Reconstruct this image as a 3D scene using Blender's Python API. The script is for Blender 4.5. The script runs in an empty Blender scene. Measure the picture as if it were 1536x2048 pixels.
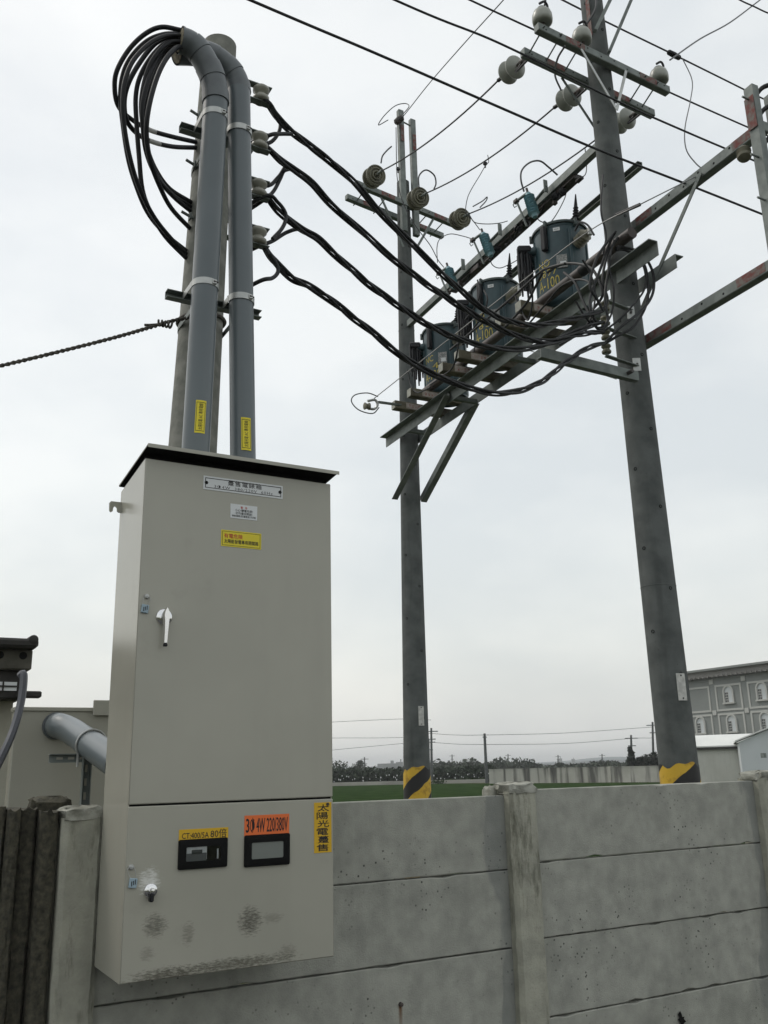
import bpy, math, random
from math import sin, cos, radians, pi, sqrt, atan2
from mathutils import Vector as V, Matrix

random.seed(7)
scene = bpy.context.scene
col = scene.collection
# ------------------------------------------------------------------ camera
F = 1839.9
PT, RO, YA = radians(15.575), radians(-1.352), radians(29.66)
EYE = V((0, 0, 1.6))
_h = V((sin(YA), cos(YA), 0)); _r = V((cos(YA), -sin(YA), 0)); _u = V((0, 0, 1))
FW = _h*cos(PT) + _u*sin(PT); _up = _u*cos(PT) - _h*sin(PT)
RT = _r*cos(RO) + _up*sin(RO); UP = _up*cos(RO) - _r*sin(RO)
cd = bpy.data.cameras.new('camera'); cam = bpy.data.objects.new('camera', cd); col.objects.link(cam)
cd.sensor_fit = 'VERTICAL'; cd.sensor_height = 36.0; cd.lens = F/2048*36.0
cd.clip_start = 0.05; cd.clip_end = 6000
m = Matrix.Identity(4)
for i in range(3):
    m[i][0] = RT[i]; m[i][1] = UP[i]; m[i][2] = -FW[i]; m[i][3] = EYE[i]
cam.matrix_world = m
scene.camera = cam
# ------------------------------------------------------------------ sky, sun, exposure
SUN_EL, SUN_AZ = radians(52), radians(-38)          # azimuth from +Y towards +X
w = bpy.data.worlds.new('World'); scene.world = w; w.use_nodes = True
nt = w.node_tree; nd = nt.nodes; lk = nt.links; nd.clear()
out = nd.new('ShaderNodeOutputWorld'); bg = nd.new('ShaderNodeBackground'); bg.inputs['Strength'].default_value = 0.1
sky = nd.new('ShaderNodeTexSky'); sky.sky_type = 'NISHITA'; sky.sun_disc = False
sky.sun_elevation = SUN_EL; sky.sun_rotation = SUN_AZ; sky.air_density = 1.5; sky.dust_density = 4.0
tc = nd.new('ShaderNodeTexCoord'); mp = nd.new('ShaderNodeMapping'); mp.inputs['Scale'].default_value = (1, 1, 2.2)
nz = nd.new('ShaderNodeTexNoise'); nz.inputs['Scale'].default_value = 2.6; nz.inputs['Detail'].default_value = 6; nz.inputs['Roughness'].default_value = .5
rp = nd.new('ShaderNodeValToRGB')
rp.color_ramp.elements[0].position = .36; rp.color_ramp.elements[0].color = (.745, .775, .775, 1)
rp.color_ramp.elements[1].position = .62; rp.color_ramp.elements[1].color = (.925, .935, .905, 1)
vm = nd.new('ShaderNodeVectorMath'); vm.operation = 'SCALE'; vm.inputs['Scale'].default_value = 12.9
mx = nd.new('ShaderNodeMix'); mx.data_type = 'RGBA'; mx.inputs['Factor'].default_value = .68
lk.new(tc.outputs['Generated'], mp.inputs['Vector']); lk.new(mp.outputs['Vector'], nz.inputs['Vector'])
lk.new(nz.outputs['Fac'], rp.inputs['Fac']); lk.new(rp.outputs['Color'], vm.inputs[0])
lk.new(sky.outputs['Color'], mx.inputs['A']); lk.new(vm.outputs['Vector'], mx.inputs['B'])
lk.new(mx.outputs['Result'], bg.inputs['Color']); lk.new(bg.outputs['Background'], out.inputs['Surface'])
sd = bpy.data.lights.new('sun', 'SUN'); sd.energy = 0.8; sd.angle = radians(18); sd.color = (1, .97, .92)
so = bpy.data.objects.new('sun', sd); col.objects.link(so)
sdir = V((sin(SUN_AZ)*cos(SUN_EL), cos(SUN_AZ)*cos(SUN_EL), sin(SUN_EL)))
so.rotation_euler = sdir.to_track_quat('Z', 'Y').to_euler()
scene.view_settings.view_transform = 'Standard'; scene.view_settings.look = 'None'
scene.view_settings.exposure = 0.0; scene.view_settings.gamma = 1.0; scene.view_settings.use_curve_mapping = False
scene.render.engine = 'CYCLES'; scene.cycles.max_bounces = 6; scene.cycles.volume_bounces = 0

# ------------------------------------------------------------------ from the photo's measurements to places
def ray(x, y): return FW + RT*((x-768)/F) + UP*((1024-y)/F)
def PY(x, y, Y): d = ray(x, y); return EYE + d*(Y/d.y)
def PX(x, y, X): d = ray(x, y); return EYE + d*(X/d.x)
def PD(x, y, D): d = ray(x, y); return EYE + d*(D/sqrt(d.x*d.x+d.y*d.y))
def PV(x, y, A, B):
    n = V((-(B[1]-A[1]), B[0]-A[0])); d = ray(x, y)
    return EYE + d*((A[0]*n.x+A[1]*n.y)/(d.x*n.x+d.y*n.y))
P2 = V((5.92, 5.65, 0)); AZ = radians(3.5)
HU = V((sin(AZ), cos(AZ), 0)); HV = V((HU.y, -HU.x, 0)); P1 = P2 + HU*4.56
def HP(s, o, z): return P2 + HU*s + HV*o + V((0, 0, z))
def HX(x, y, o): a = P2+HV*o; return PV(x, y, a, a+HU)

# ------------------------------------------------------------------ mesh collector
def crv(pts, n=6):
    pts = [V(p) for p in pts]
    if len(pts) < 3: return pts
    P = [pts[0]*2-pts[1]] + pts + [pts[-1]*2-pts[-2]]
    o = []
    for i in range(1, len(P)-2):
        a, b, c, d = P[i-1:i+3]
        for k in range(n):
            t = k/n
            o.append(.5*((2*b)+(c-a)*t+(2*a-5*b+4*c-d)*t*t+(3*b-a-3*c+d)*t**3))
    o.append(pts[-1]); return o
def frame(ax):
    ax = V(ax).normalized(); h = V((0, 0, 1)) if abs(ax.z) < .9 else V((1, 0, 0))
    a = ax.cross(h).normalized(); return ax, a, ax.cross(a).normalized()
class MB:
    def __init__(s): s.v = []; s.f = []
    def add(s, vs, fs):
        b = len(s.v); s.v += [V(p) for p in vs]; s.f += [tuple(b+i for i in q) for q in fs]; return s
    def box(s, c, size, ax=None, bev=0):
        c = V(c); A = ax or (V((1, 0, 0)), V((0, 1, 0)), V((0, 0, 1)))
        hx, hy, hz = [q/2 for q in size]
        if bev <= 0:
            vs = [c+A[0]*(hx*i)+A[1]*(hy*j)+A[2]*(hz*k) for i in (-1, 1) for j in (-1, 1) for k in (-1, 1)]
            return s.add(vs, [(0, 1, 3, 2), (4, 6, 7, 5), (0, 4, 5, 1), (2, 3, 7, 6), (0, 2, 6, 4), (1, 5, 7, 3)])
        import itertools
        b = min(bev, hx*.9, hy*.9, hz*.9); idx = {}; vs = []
        for sg in itertools.product((-1, 1), repeat=3):
            for a in range(3):
                hh = [hx, hy, hz]; p = [sg[q]*(hh[q] if q == a else hh[q]-b) for q in range(3)]
                idx[sg+(a,)] = len(vs); vs.append(c+A[0]*p[0]+A[1]*p[1]+A[2]*p[2])
        fs = []
        for a in range(3):
            q, r = [t for t in range(3) if t != a]
            for sa in (-1, 1):
                quad = []
                for (i, j) in ((-1, -1), (1, -1), (1, 1), (-1, 1)):
                    sg = [0]*3; sg[a] = sa; sg[q] = i; sg[r] = j; quad.append(idx[tuple(sg)+(a,)])
                fs.append(tuple(quad))
        for a in range(3):
            q, r = [t for t in range(3) if t != a]
            for i in (-1, 1):
                for j in (-1, 1):
                    l = []
                    for sa in (-1, 1):
                        sg = [0]*3; sg[a] = sa; sg[q] = i; sg[r] = j; l.append(tuple(sg))
                    fs.append((idx[l[0]+(q,)], idx[l[1]+(q,)], idx[l[1]+(r,)], idx[l[0]+(r,)]))
        for sg in itertools.product((-1, 1), repeat=3): fs.append((idx[sg+(0,)], idx[sg+(1,)], idx[sg+(2,)]))
        return s.add(vs, fs)
    def bar(s, p0, p1, wd, ht, up=(0, 0, 1), bev=0):
        p0 = V(p0); p1 = V(p1); a = (p1-p0).normalized(); b = a.cross(V(up)).normalized(); c = b.cross(a)
        return s.box((p0+p1)/2, ((p1-p0).length, wd, ht), (a, b, c), bev)
    def prism(s, prof, p0, p1, xd, yd):
        p0 = V(p0); p1 = V(p1); n = len(prof); xd = V(xd); yd = V(yd)
        vs = [p+xd*q[0]+yd*q[1] for p in (p0, p1) for q in prof]
        return s.add(vs, [(i, (i+1) % n, n+(i+1) % n, n+i) for i in range(n)] + [tuple(range(n-1, -1, -1)), tuple(range(n, 2*n))])
    def tube(s, pts, r, n=8, cap=True):
        pts = [V(p) for p in pts]; k = len(pts); rr = r if isinstance(r, (list, tuple)) else [r]*k
        t0 = (pts[1]-pts[0]).normalized(); _, a, b = frame(t0); vs = []; pt = t0
        for i, p in enumerate(pts):
            t = (pts[min(i+1, k-1)]-pts[max(i-1, 0)]).normalized()
            q = pt.rotation_difference(t); a = (q @ a).normalized(); pt = t; b = t.cross(a)
            for j in range(n):
                an = 2*pi*j/n; vs.append(p+a*(cos(an)*rr[i])+b*(sin(an)*rr[i]))
        fs = [(i*n+j, i*n+(j+1) % n, (i+1)*n+(j+1) % n, (i+1)*n+j) for i in range(k-1) for j in range(n)]
        if cap: fs += [tuple(range(n-1, -1, -1)), tuple(range((k-1)*n, k*n))]
        return s.add(vs, fs)
    def lathe(s, prof, o, ax, n=16, a0=0, a1=2*pi):
        o = V(o); ax, a, b = frame(ax); vs = []; k = len(prof)
        for (r, hh) in prof:
            for j in range(n):
                an = 2*pi*j/n; vs.append(o+ax*hh+a*(cos(an)*r)+b*(sin(an)*r))
        fs = [(i*n+j, i*n+(j+1) % n, (i+1)*n+(j+1) % n, (i+1)*n+j) for i in range(k-1) for j in range(n)]
        fs += [tuple(range(n-1, -1, -1)), tuple(range((k-1)*n, k*n))]
        return s.add(vs, fs)
    def cyl(s, p0, p1, r, n=12): 
        p0 = V(p0); p1 = V(p1); return s.lathe([(r, 0), (r, (p1-p0).length)], p0, p1-p0, n)
    def sheet(s, poly): return s.add(poly, [tuple(range(len(poly)))])
OFF = {}
def mk(name, mb, mat, parent=None, smooth=30, lab=None):
    me = bpy.data.meshes.new(name)
    if parent is not None: off = OFF[parent.name]
    else:
        xs = [p.x for p in mb.v]; ys = [p.y for p in mb.v]; zs = [p.z for p in mb.v]
        off = V(((min(xs)+max(xs))/2, (min(ys)+max(ys))/2, min(zs)))
    me.from_pydata([(p-off)[:] for p in mb.v], [], mb.f)
    me.materials.append(mat)
    if smooth:
        me.polygons.foreach_set('use_smooth', [True]*len(me.polygons)); me.set_sharp_from_angle(angle=radians(smooth))
    me.update()
    o = bpy.data.objects.new(name, me); col.objects.link(o)
    if parent is not None: o.parent = parent
    else: o.location = off
    OFF[o.name] = off
    if lab: o['label'] = lab
    return o
def tag(o, label, cat=None, group=None, kind=None):
    if label: o['label'] = label
    if cat: o['category'] = cat
    if group: o['group'] = group
    if kind: o['kind'] = kind
    return o
def thing(name, label, cat, loc, group=None):
    o = bpy.data.objects.new(name, None); o.empty_display_size = .1; col.objects.link(o); o.location = V(loc)
    OFF[o.name] = V(loc); return tag(o, label, cat, group)
def struct(name, mb, mat, smooth=0): o = mk(name, mb, mat, None, smooth); o['kind'] = 'structure'; return o

# ------------------------------------------------------------------ materials
def mat(name, c1, c2=None, rough=.6, metal=0, sc=6, bump=0, bsc=60, spots=None, streak=0, spec=.5, contrast=(.35, .65), grime=None, gz=1.0):
    M = bpy.data.materials.new(name); M.use_nodes = True; t = M.node_tree; n = t.nodes; l = t.links
    b = n['Principled BSDF']; b.inputs['Roughness'].default_value = rough; b.inputs['Metallic'].default_value = metal
    b.inputs['Specular IOR Level'].default_value = spec
    g = n.new('ShaderNodeNewGeometry'); pos = g.outputs['Position']
    def noise(scale, det=5, vec=None, ro=.55):
        q = n.new('ShaderNodeTexNoise'); q.inputs['Scale'].default_value = scale; q.inputs['Detail'].default_value = det; q.inputs['Roughness'].default_value = ro
        l.new(vec or pos, q.inputs['Vector']); return q.outputs['Fac']
    def rng(s, a, bb, lo=0, hi=1):
        q = n.new('ShaderNodeMapRange'); q.inputs[1].default_value = a; q.inputs[2].default_value = bb; q.inputs[3].default_value = lo; q.inputs[4].default_value = hi; l.new(s, q.inputs[0]); return q.outputs[0]
    def mix(f, a, bb, mode='MIX'):
        q = n.new('ShaderNodeMix'); q.data_type = 'RGBA'; q.blend_type = mode
        for sock, val in ((q.inputs['Factor'], f), (q.inputs['A'], a), (q.inputs['B'], bb)):
            if hasattr(val, 'is_output'): l.new(val, sock)
            else: sock.default_value = val if not isinstance(val, tuple) else (*val, 1)
        return q.outputs['Result']
    colr = tuple(c1)
    if c2:
        f = rng(noise(sc), *contrast); colr = mix(f, tuple(c1), tuple(c2))
    if streak:
        mpn = n.new('ShaderNodeMapping'); mpn.inputs['Scale'].default_value = (1, 1, .07); l.new(pos, mpn.inputs['Vector'])
        f = rng(noise(9, 4, mpn.outputs['Vector']), .5, .75, 0, streak); colr = mix(f, colr, tuple(q*.35 for q in c1))
    if spots:
        vo = n.new('ShaderNodeTexVoronoi'); vo.inputs['Scale'].default_value = spots[0]; l.new(pos, vo.inputs['Vector'])
        f1 = rng(vo.outputs['Distance'], spots[1], spots[1]*.5, 0, 1)
        f2 = rng(noise(2.3), .5, .6); mm = n.new('ShaderNodeMath'); mm.operation = 'MULTIPLY'; l.new(f1, mm.inputs[0]); l.new(f2, mm.inputs[1])
        colr = mix(mm.outputs[0], colr, tuple(spots[2]))
    if grime:
        gm = n.new('ShaderNodeMapping'); gm.inputs['Scale'].default_value = (1, 1, gz); l.new(pos, gm.inputs['Vector']); f = rng(noise(grime[0], 8, gm.outputs['Vector'], .7), grime[1], grime[1]+.13, 0, grime[2]); colr = mix(f, colr, tuple(grime[3]))
    if hasattr(colr, 'is_output'): l.new(colr, b.inputs['Base Color'])
    else: b.inputs['Base Color'].default_value = (*colr, 1)
    if bump:
        bn = n.new('ShaderNodeBump'); bn.inputs['Strength'].default_value = bump; bn.inputs['Distance'].default_value = .01
        l.new(noise(bsc, 6, None, .65), bn.inputs['Height']); l.new(bn.outputs['Normal'], b.inputs['Normal'])
    M['_mix'] = 0
    return M
M = {}
M['cab'] = mat('cabinet_paint', (.40, .39, .33), (.365, .358, .302), .23, sc=1.5, bump=.05, bsc=6, spec=.5, streak=.07, grime=(2.2, .62, .25, (.22, .21, .17)))
M['cab_roof'] = mat('roof_paint', (.42, .41, .35), (.36, .355, .3), .5, sc=3)
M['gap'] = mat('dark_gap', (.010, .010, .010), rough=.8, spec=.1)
M['pvc'] = mat('grey_pvc', (.122, .145, .155), (.105, .126, .136), .3, sc=2.5, bump=.02, bsc=15)
M['pvc_old'] = mat('grey_pvc_elbow', (.125, .142, .15), (.09, .10, .108), .42, sc=9, bump=.06, bsc=30)
M['steel'] = mat('galvanised_steel', (.215, .24, .225), (.14, .16, .152), .6, .2, sc=9, bump=.08, bsc=70)
M['steel_light'] = mat('bright_steel', (.5, .51, .49), (.4, .41, .4), .4, .5, sc=14)
M['chrome'] = mat('chrome', (.78, .78, .78), rough=.12, metal=1.0)
M['black'] = mat('black_rubber', (.008, .0085, .011), (.015, .016, .019), .45, sc=8, spec=.3)
M['cable'] = mat('weathered_cable', (.011, .012, .013), (.024, .025, .027), .5, sc=11, spec=.3)
M['wire'] = mat('grey_wire', (.05, .052, .055), rough=.5)
M['wire_light'] = mat('bare_wire', (.28, .28, .28), rough=.4, metal=.6)
M['tape'] = mat('white_tape', (.62, .62, .6), rough=.6)
M['pole0'] = mat('old_pole_concrete', (.26, .26, .23), (.165, .17, .148), .85, sc=14, bump=.35, bsc=50, streak=.35)
M['pole'] = mat('pole_concrete', (.115, .125, .122), (.07, .078, .076), .85, sc=5, bump=.35, bsc=60, streak=.55, spots=(26, .12, (.04, .04, .04)))
M['panel'] = mat('precast_concrete', (.39, .392, .345), (.28, .284, .25), .88, sc=9, bump=.4, bsc=140, streak=.14, spots=(30, .20, (.05, .05, .045)), contrast=(.34, .7), grime=(2.4, .5, .28, (.19, .195, .17)))
M['post'] = mat('post_concrete', (.40, .395, .325), (.29, .29, .24), .9, sc=9, bump=.5, bsc=70, streak=.2, grime=(8, .53, .85, (.075, .075, .05)), gz=.22)
M['mortar'] = mat('mortar_cap', (.42, .42, .37), (.2, .2, .165), .95, sc=11, bump=.9, bsc=45)
M['moss'] = mat('mossy_concrete', (.035, .034, .026), (.125, .115, .08), .95, sc=38, contrast=(.3, .8), bump=1.0, bsc=55, streak=.6, grime=(5, .58, .9, (.02, .02, .015)))
M['teal'] = mat('transformer_paint', (.032, .072, .083), (.02, .048, .058), .42, sc=5, streak=.4)
M['teal_lid'] = mat('transformer_lid', (.06, .085, .08), (.035, .05, .05), .55, sc=9)
M['redfade'] = mat('faded_red_print', (.26, .09, .08), (.4, .33, .3), .8, sc=40)
M['porc'] = mat('white_porcelain', (.34, .35, .31), (.26, .27, .235), .3, sc=5)
M['porc_old'] = mat('dusty_porcelain', (.2, .192, .135), (.13, .125, .09), .5, sc=7)
M['porc_mid'] = mat('grey_porcelain', (.34, .335, .285), (.26, .255, .21), .3, sc=9)
M['polymer'] = mat('blue_grey_polymer', (.24, .42, .47), (.18, .33, .38), .45, sc=7)
M['wood'] = mat('weathered_timber', (.16, .145, .10), (.08, .072, .05), .85, sc=11, bump=.5, bsc=40)
M['wood_end'] = mat('timber_end', (.42, .42, .37), (.3, .3, .26), .85, sc=20)
M['placard'] = mat('old_placard', (.45, .40, .37), (.3, .26, .22), .8, sc=18)
M['darkpipe'] = mat('brown_black_pipe', (.035, .032, .03), (.075, .055, .048), .5, sc=6)
M['red'] = mat('faded_red_paint', (.17, .045, .038), (.17, .15, .135), .75, sc=22, contrast=(.4, .6))
M['white'] = mat('white_print', (.66, .68, .68), rough=.5)
M['whitep'] = mat('weathered_white_plate', (.6, .6, .57), (.42, .42, .4), .7, sc=24)
M['yellow'] = mat('yellow_sticker', (.72, .60, .02), rough=.45)
M['yellow_o'] = mat('amber_sticker', (.66, .40, .015), rough=.5)
M['orange'] = mat('orange_sticker', (.78, .16, .035), rough=.5)
M['ink'] = mat('black_ink', (.012, .012, .014), rough=.6)
M['inkred'] = mat('red_ink', (.5, .045, .03), rough=.6)
M['yellow_paint'] = mat('yellow_paint', (.62, .40, .03), (.45, .28, .02), .6, sc=7, grime=(9, .62, .8, (.1, .08, .04)))
M['black_paint'] = mat('black_paint', (.012, .012, .012), rough=.6)
M['tanknum'] = mat('yellow_numbers', (.48, .38, .04), (.3, .25, .05), .6, sc=30)
M['plate'] = mat('name_plate', (.13, .14, .14), (.35, .35, .33), .5, sc=60)
M['rope'] = mat('twisted_rope', (.10, .092, .075), (.05, .045, .038), .8, sc=30)
M['ltag'] = mat('blue_tag', (.30, .40, .46), rough=.5)
M['grass'] = mat('crop_green', (.034, .06, .02), (.016, .032, .010), .9, sc=.8, bump=1, bsc=4, spec=0)
M['soil'] = mat('ground_soil', (.09, .085, .06), (.05, .065, .03), .95, sc=.3, bump=.5, bsc=8, spec=0)
M['asphalt'] = mat('asphalt', (.055, .055, .055), (.04, .04, .042), .9, sc=3, bump=.5, bsc=120)
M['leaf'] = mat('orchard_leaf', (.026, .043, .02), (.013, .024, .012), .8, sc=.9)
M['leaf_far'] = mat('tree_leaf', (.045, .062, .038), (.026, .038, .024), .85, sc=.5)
M['leaf_dark'] = mat('dark_leaf', (.012, .018, .013), (.022, .03, .02), .85, sc=.6)
M['bark'] = mat('bark', (.07, .06, .045), (.04, .035, .028), .95, sc=3)
M['farwall'] = mat('stained_far_wall', (.42, .42, .38), (.33, .33, .29), .9, sc=.7)
M['canal'] = mat('canal_concrete', (.40, .39, .35), (.3, .29, .26), .9, sc=.4)
M['facade'] = mat('facade_grey', (.235, .25, .24), (.21, .225, .215), .85, sc=.4)
M['trim'] = mat('facade_trim', (.46, .465, .44), rough=.8)
M['cornice'] = mat('cornice', (.27, .26, .245), (.24, .23, .22), .85, sc=.5)
M['glass'] = mat('window_glass', (.03, .035, .04), rough=.08)
M['pane'] = mat('cabinet_window_glass', (.20, .215, .2), rough=.12)
M['shed'] = mat('shed_wall', (.55, .55, .50), (.47, .47, .42), .8, sc=.6, streak=.15)
M['shed2'] = mat('pale_shed_wall', (.58, .61, .62), (.52, .55, .56), .8, sc=.5)
M['shedroof'] = mat('shed_roof', (.74, .75, .72), (.66, .67, .65), .6, sc=.5)
M['dark'] = mat('dark_eave', (.02, .019, .018), (.045, .042, .038), .9, sc=5, bump=.6, bsc=20)
M['housewall'] = mat('house_wall', (.36, .35, .29), (.27, .26, .21), .9, sc=2, grime=(3, .55, .5, (.12, .11, .08)))
M['fascia'] = mat('dark_fascia', (.11, .105, .085), (.06, .057, .045), .9, sc=6)
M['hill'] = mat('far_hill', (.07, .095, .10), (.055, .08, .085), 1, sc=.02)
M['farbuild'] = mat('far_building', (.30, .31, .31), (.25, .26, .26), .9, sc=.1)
M['hose'] = mat('grey_hose', (.09, .095, .11), rough=.45)

def stained(M0, xs, reach, tint, strength):
    """dark water stains standing beside the posts"""
    t = M0.node_tree; n = t.nodes; l = t.links; b = n['Principled BSDF']
    src = b.inputs['Base Color'].links[0].from_socket
    g = n.new('ShaderNodeNewGeometry'); sp = n.new('ShaderNodeSeparateXYZ'); l.new(g.outputs['Position'], sp.inputs[0])
    nzz = n.new('ShaderNodeTexNoise'); nzz.inputs['Scale'].default_value = 5; nzz.inputs['Detail'].default_value = 6
    mpn = n.new('ShaderNodeMapping'); mpn.inputs['Scale'].default_value = (1, 1, .3); l.new(g.outputs['Position'], mpn.inputs['Vector']); l.new(mpn.outputs['Vector'], nzz.inputs['Vector'])
    for x, dr in xs:
        a = n.new('ShaderNodeMath'); a.operation = 'SUBTRACT'; a.inputs[1].default_value = x; l.new(sp.outputs['X'], a.inputs[0])
        a2 = n.new('ShaderNodeMath'); a2.operation = 'ABSOLUTE'; l.new(a.outputs[0], a2.inputs[0])
        j = n.new('ShaderNodeMath'); j.operation = 'MULTIPLY_ADD'; j.inputs[1].default_value = -.42; l.new(nzz.outputs['Fac'], j.inputs[0]); l.new(a2.outputs[0], j.inputs[2])
        r = n.new('ShaderNodeMapRange'); r.inputs[1].default_value = reach-.21+.012; r.inputs[2].default_value = reach-.21-.012; r.inputs[3].default_value = 0; r.inputs[4].default_value = strength; l.new(j.outputs[0], r.inputs[0])
        q = n.new('ShaderNodeMix'); q.data_type = 'RGBA'; q.inputs['B'].default_value = (*tint, 1); l.new(r.outputs[0], q.inputs['Factor']); l.new(src, q.inputs['A']); src = q.outputs['Result']
    l.new(src, b.inputs['Base Color'])

def text(name, body, mt, parent, o, xd, yd, height=None, width=None, align=.5, bold=0, bend=None, space=1.0):
    """flat lettering: o centre, xd/yd in-plane directions; bend=(centre, radius, phi) wraps round a tank"""
    c = bpy.data.curves.new('lettering', 'FONT'); c.body = body; c.space_character = space; c.resolution_u = 2
    ob = bpy.data.objects.new('lettering', c); col.objects.link(ob)
    dg = bpy.context.evaluated_depsgraph_get(); me = bpy.data.meshes.new_from_object(ob.evaluated_get(dg))
    vs = [v.co.copy() for v in me.vertices]; fs = [tuple(p.vertices) for p in me.polygons]
    bpy.data.objects.remove(ob); bpy.data.curves.remove(c); bpy.data.meshes.remove(me)
    x0 = min(v.x for v in vs); x1 = max(v.x for v in vs); y0 = min(v.y for v in vs); y1 = max(v.y for v in vs)
    sy = height/(y1-y0) if height else width/(x1-x0)
    sx = width/(x1-x0) if width else sy
    mb = MB(); pv = []
    for v in vs:
        a = (v.x-x0-(x1-x0)*align)*sx; bq = (v.y-(y0+y1)/2)*sy
        if bend:
            cen, R, phi = bend; th = phi + a/R
            pv.append(V((cen.x+cos(th)*R, cen.y+sin(th)*R, o.z+bq)))
        else: pv.append(o + xd*a + yd*bq)
    mb.add(pv, fs)
    if bold and not bend:
        e = bold*.9*(sy+sx)/2; nn = xd.cross(yd)
        for k, (i, j) in enumerate(((1, 0), (-1, 0), (0, 1), (0, -1))): mb.add([p+xd*(e*i)+yd*(e*j)+nn*(.00004*(k+1)) for p in pv], fs)
    o_ = mk(name, mb, mt, parent, 0); o_['kind'] = 'stuff'; return o_
X_, Y_, Z_ = V((1, 0, 0)), V((0, 1, 0)), V((0, 0, 1))

# ================================================================== GROUND
struct('ground', MB().sheet([(-3000, -3000, 0), (3000, -3000, 0), (3000, 4000, 0), (-3000, 4000, 0)]), M['soil'])
struct('road', MB().sheet([(-60, -3, .004), (120, -3, .004), (120, 4.0, .004), (-60, 4.0, .004)]), M['asphalt'])
fld = [PD(-300, 1535, 16), PD(1700, 1535, 16), PD(1800, 1535, 72), PD(1420, 1535, 79), PD(990, 1535, 90), PD(860, 1535, 97), PD(300, 1535, 100), PD(-200, 1535, 100)]
mb = MB(); mb.sheet([V((p.x, p.y, .004)) for p in fld]); struct('field', mb, M['grass'])

# ================================================================== PRECAST WALL
stained(M['panel'], ((3.22, -1), (5.25, -1)), .115, (.15, .162, .16), .5)
WY = 4.35
wall = thing('concrete_wall', 'grey precast concrete panel wall behind the meter cabinet', 'wall', (3.3, WY+.05, 0))
def panel(x0, x1, z0, z1):
    n = 26; mbp = MB(); vs = []; fs = []
    jt = [random.uniform(-.0012, .0012)-(.008 if random.random() < .05 else 0) for _ in range(n+1)]
    jb = [random.uniform(-.0015, .0015)+(.010 if random.random() < .06 else 0) for _ in range(n+1)]
    yo = random.uniform(-.004, .004)
    prof = lambda i: [(0, z0+.0035+jb[i]+.004), (.004, z0+.0035+jb[i]), (.06, z0+.0035), (.06, z1-.0035), (.004, z1-.0035+jt[i]), (0, z1-.0035+jt[i]-.004)]
    for i in range(n+1):
        x = x0+(x1-x0)*i/n
        for (yy, zz) in prof(i): vs.append((x, WY+yo+yy, zz))
    for i in range(n):
        for k in range(6): fs.append((i*6+k, i*6+(k+1) % 6, (i+1)*6+(k+1) % 6, (i+1)*6+k))
    fs += [tuple(range(6)), tuple(range(n*6+5, n*6-1, -1))]
    mbp.add(vs, fs); return mk('panel', mbp, M['panel'], wall, 20)
for (xa, xb, zt) in ((1.0, 3.215, 1.444), (3.40, 5.26, 1.470), (5.42, 7.42, 1.480), (7.58, 9.58, 1.486)):
    z = zt
    while z > .02:
        panel(xa, xb, max(z-.3915, -.01), z); z -= .3915
def blob(c, size, amp, n=10, mt=None, name='mortar_cap', parent=None, seed=1):
    rd = random.Random(seed); mbp = MB(); vs = []; fs = []
    for i in range(n+1):
        th = pi*i/n
        for j in range(2*n):
            ph = 2*pi*j/(2*n)
            p = [sin(th)*cos(ph), sin(th)*sin(ph), cos(th)]
            q = [math.copysign(abs(a)**.45, a) for a in p]
            k = 1+rd.uniform(-amp, amp)
            vs.append((c[0]+q[0]*size[0]*k, c[1]+q[1]*size[1]*k, c[2]+q[2]*size[2]*(1+rd.uniform(-amp, amp)*1.5)))
    for i in range(n):
        for j in range(2*n): fs.append((i*2*n+j, i*2*n+(j+1) % (2*n), (i+1)*2*n+(j+1) % (2*n), (i+1)*2*n+j))
    mbp.add(vs, fs); return mk(name, mbp, mt or M['mortar'], parent, 40)
def post(xc, zt, wd=.185, seed=1):
    rd = random.Random(seed); mbp = MB(); n = 24; vs = []; fs = []
    h = wd/2; fy = WY-.065; by = WY+.12
    base = [(-h, fy+.022), (-h+.022, fy), (h-.022, fy), (h, fy+.022), (h, WY+.0), (h-.03, WY+.004), (h-.03, WY+.05), (h, WY+.055), (h, by), (-h, by), (-h, WY+.055), (-h+.03, WY+.05), (-h+.03, WY+.004), (-h, WY)]
    k = len(base)
    for i in range(n+1):
        z = (zt-.02)*i/n
        for a, (x, y) in enumerate(base):
            j = .0035 if a < 4 else 0
            vs.append((xc+x+rd.uniform(-j, j), y+rd.uniform(-j, j), z))
    for i in range(n):
        for a in range(k): fs.append((i*k+a, i*k+(a+1) % k, (i+1)*k+(a+1) % k, (i+1)*k+a))
    fs += [tuple(range(k-1, -1, -1)), tuple(range(n*k, n*k+k))]
    mbp.add(vs, fs); o = mk('post', mbp, M['post'], wall, 35)
    blob((xc, WY+.025, zt-.008), (h+.004, .094, .034), .13, 10, None, 'mortar_cap', o, seed+3)
post(.915, 1.445, .175, 3); post(3.295, 1.482, .19, 5); post(5.335, 1.502, .19, 8); post(7.5, 1.505, .19, 12); post(9.66, 1.505, .19, 15)
RB_ = PY(800, 2008, WY)
mb = MB(); mb.lathe([(.0, 0), (.012, .001), (.01, .03), (0, .032)], RB_+V((0, .012, 0)), -Y_, 8)
mk('rusty_bolt', mb, M['darkpipe'], wall)

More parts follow.
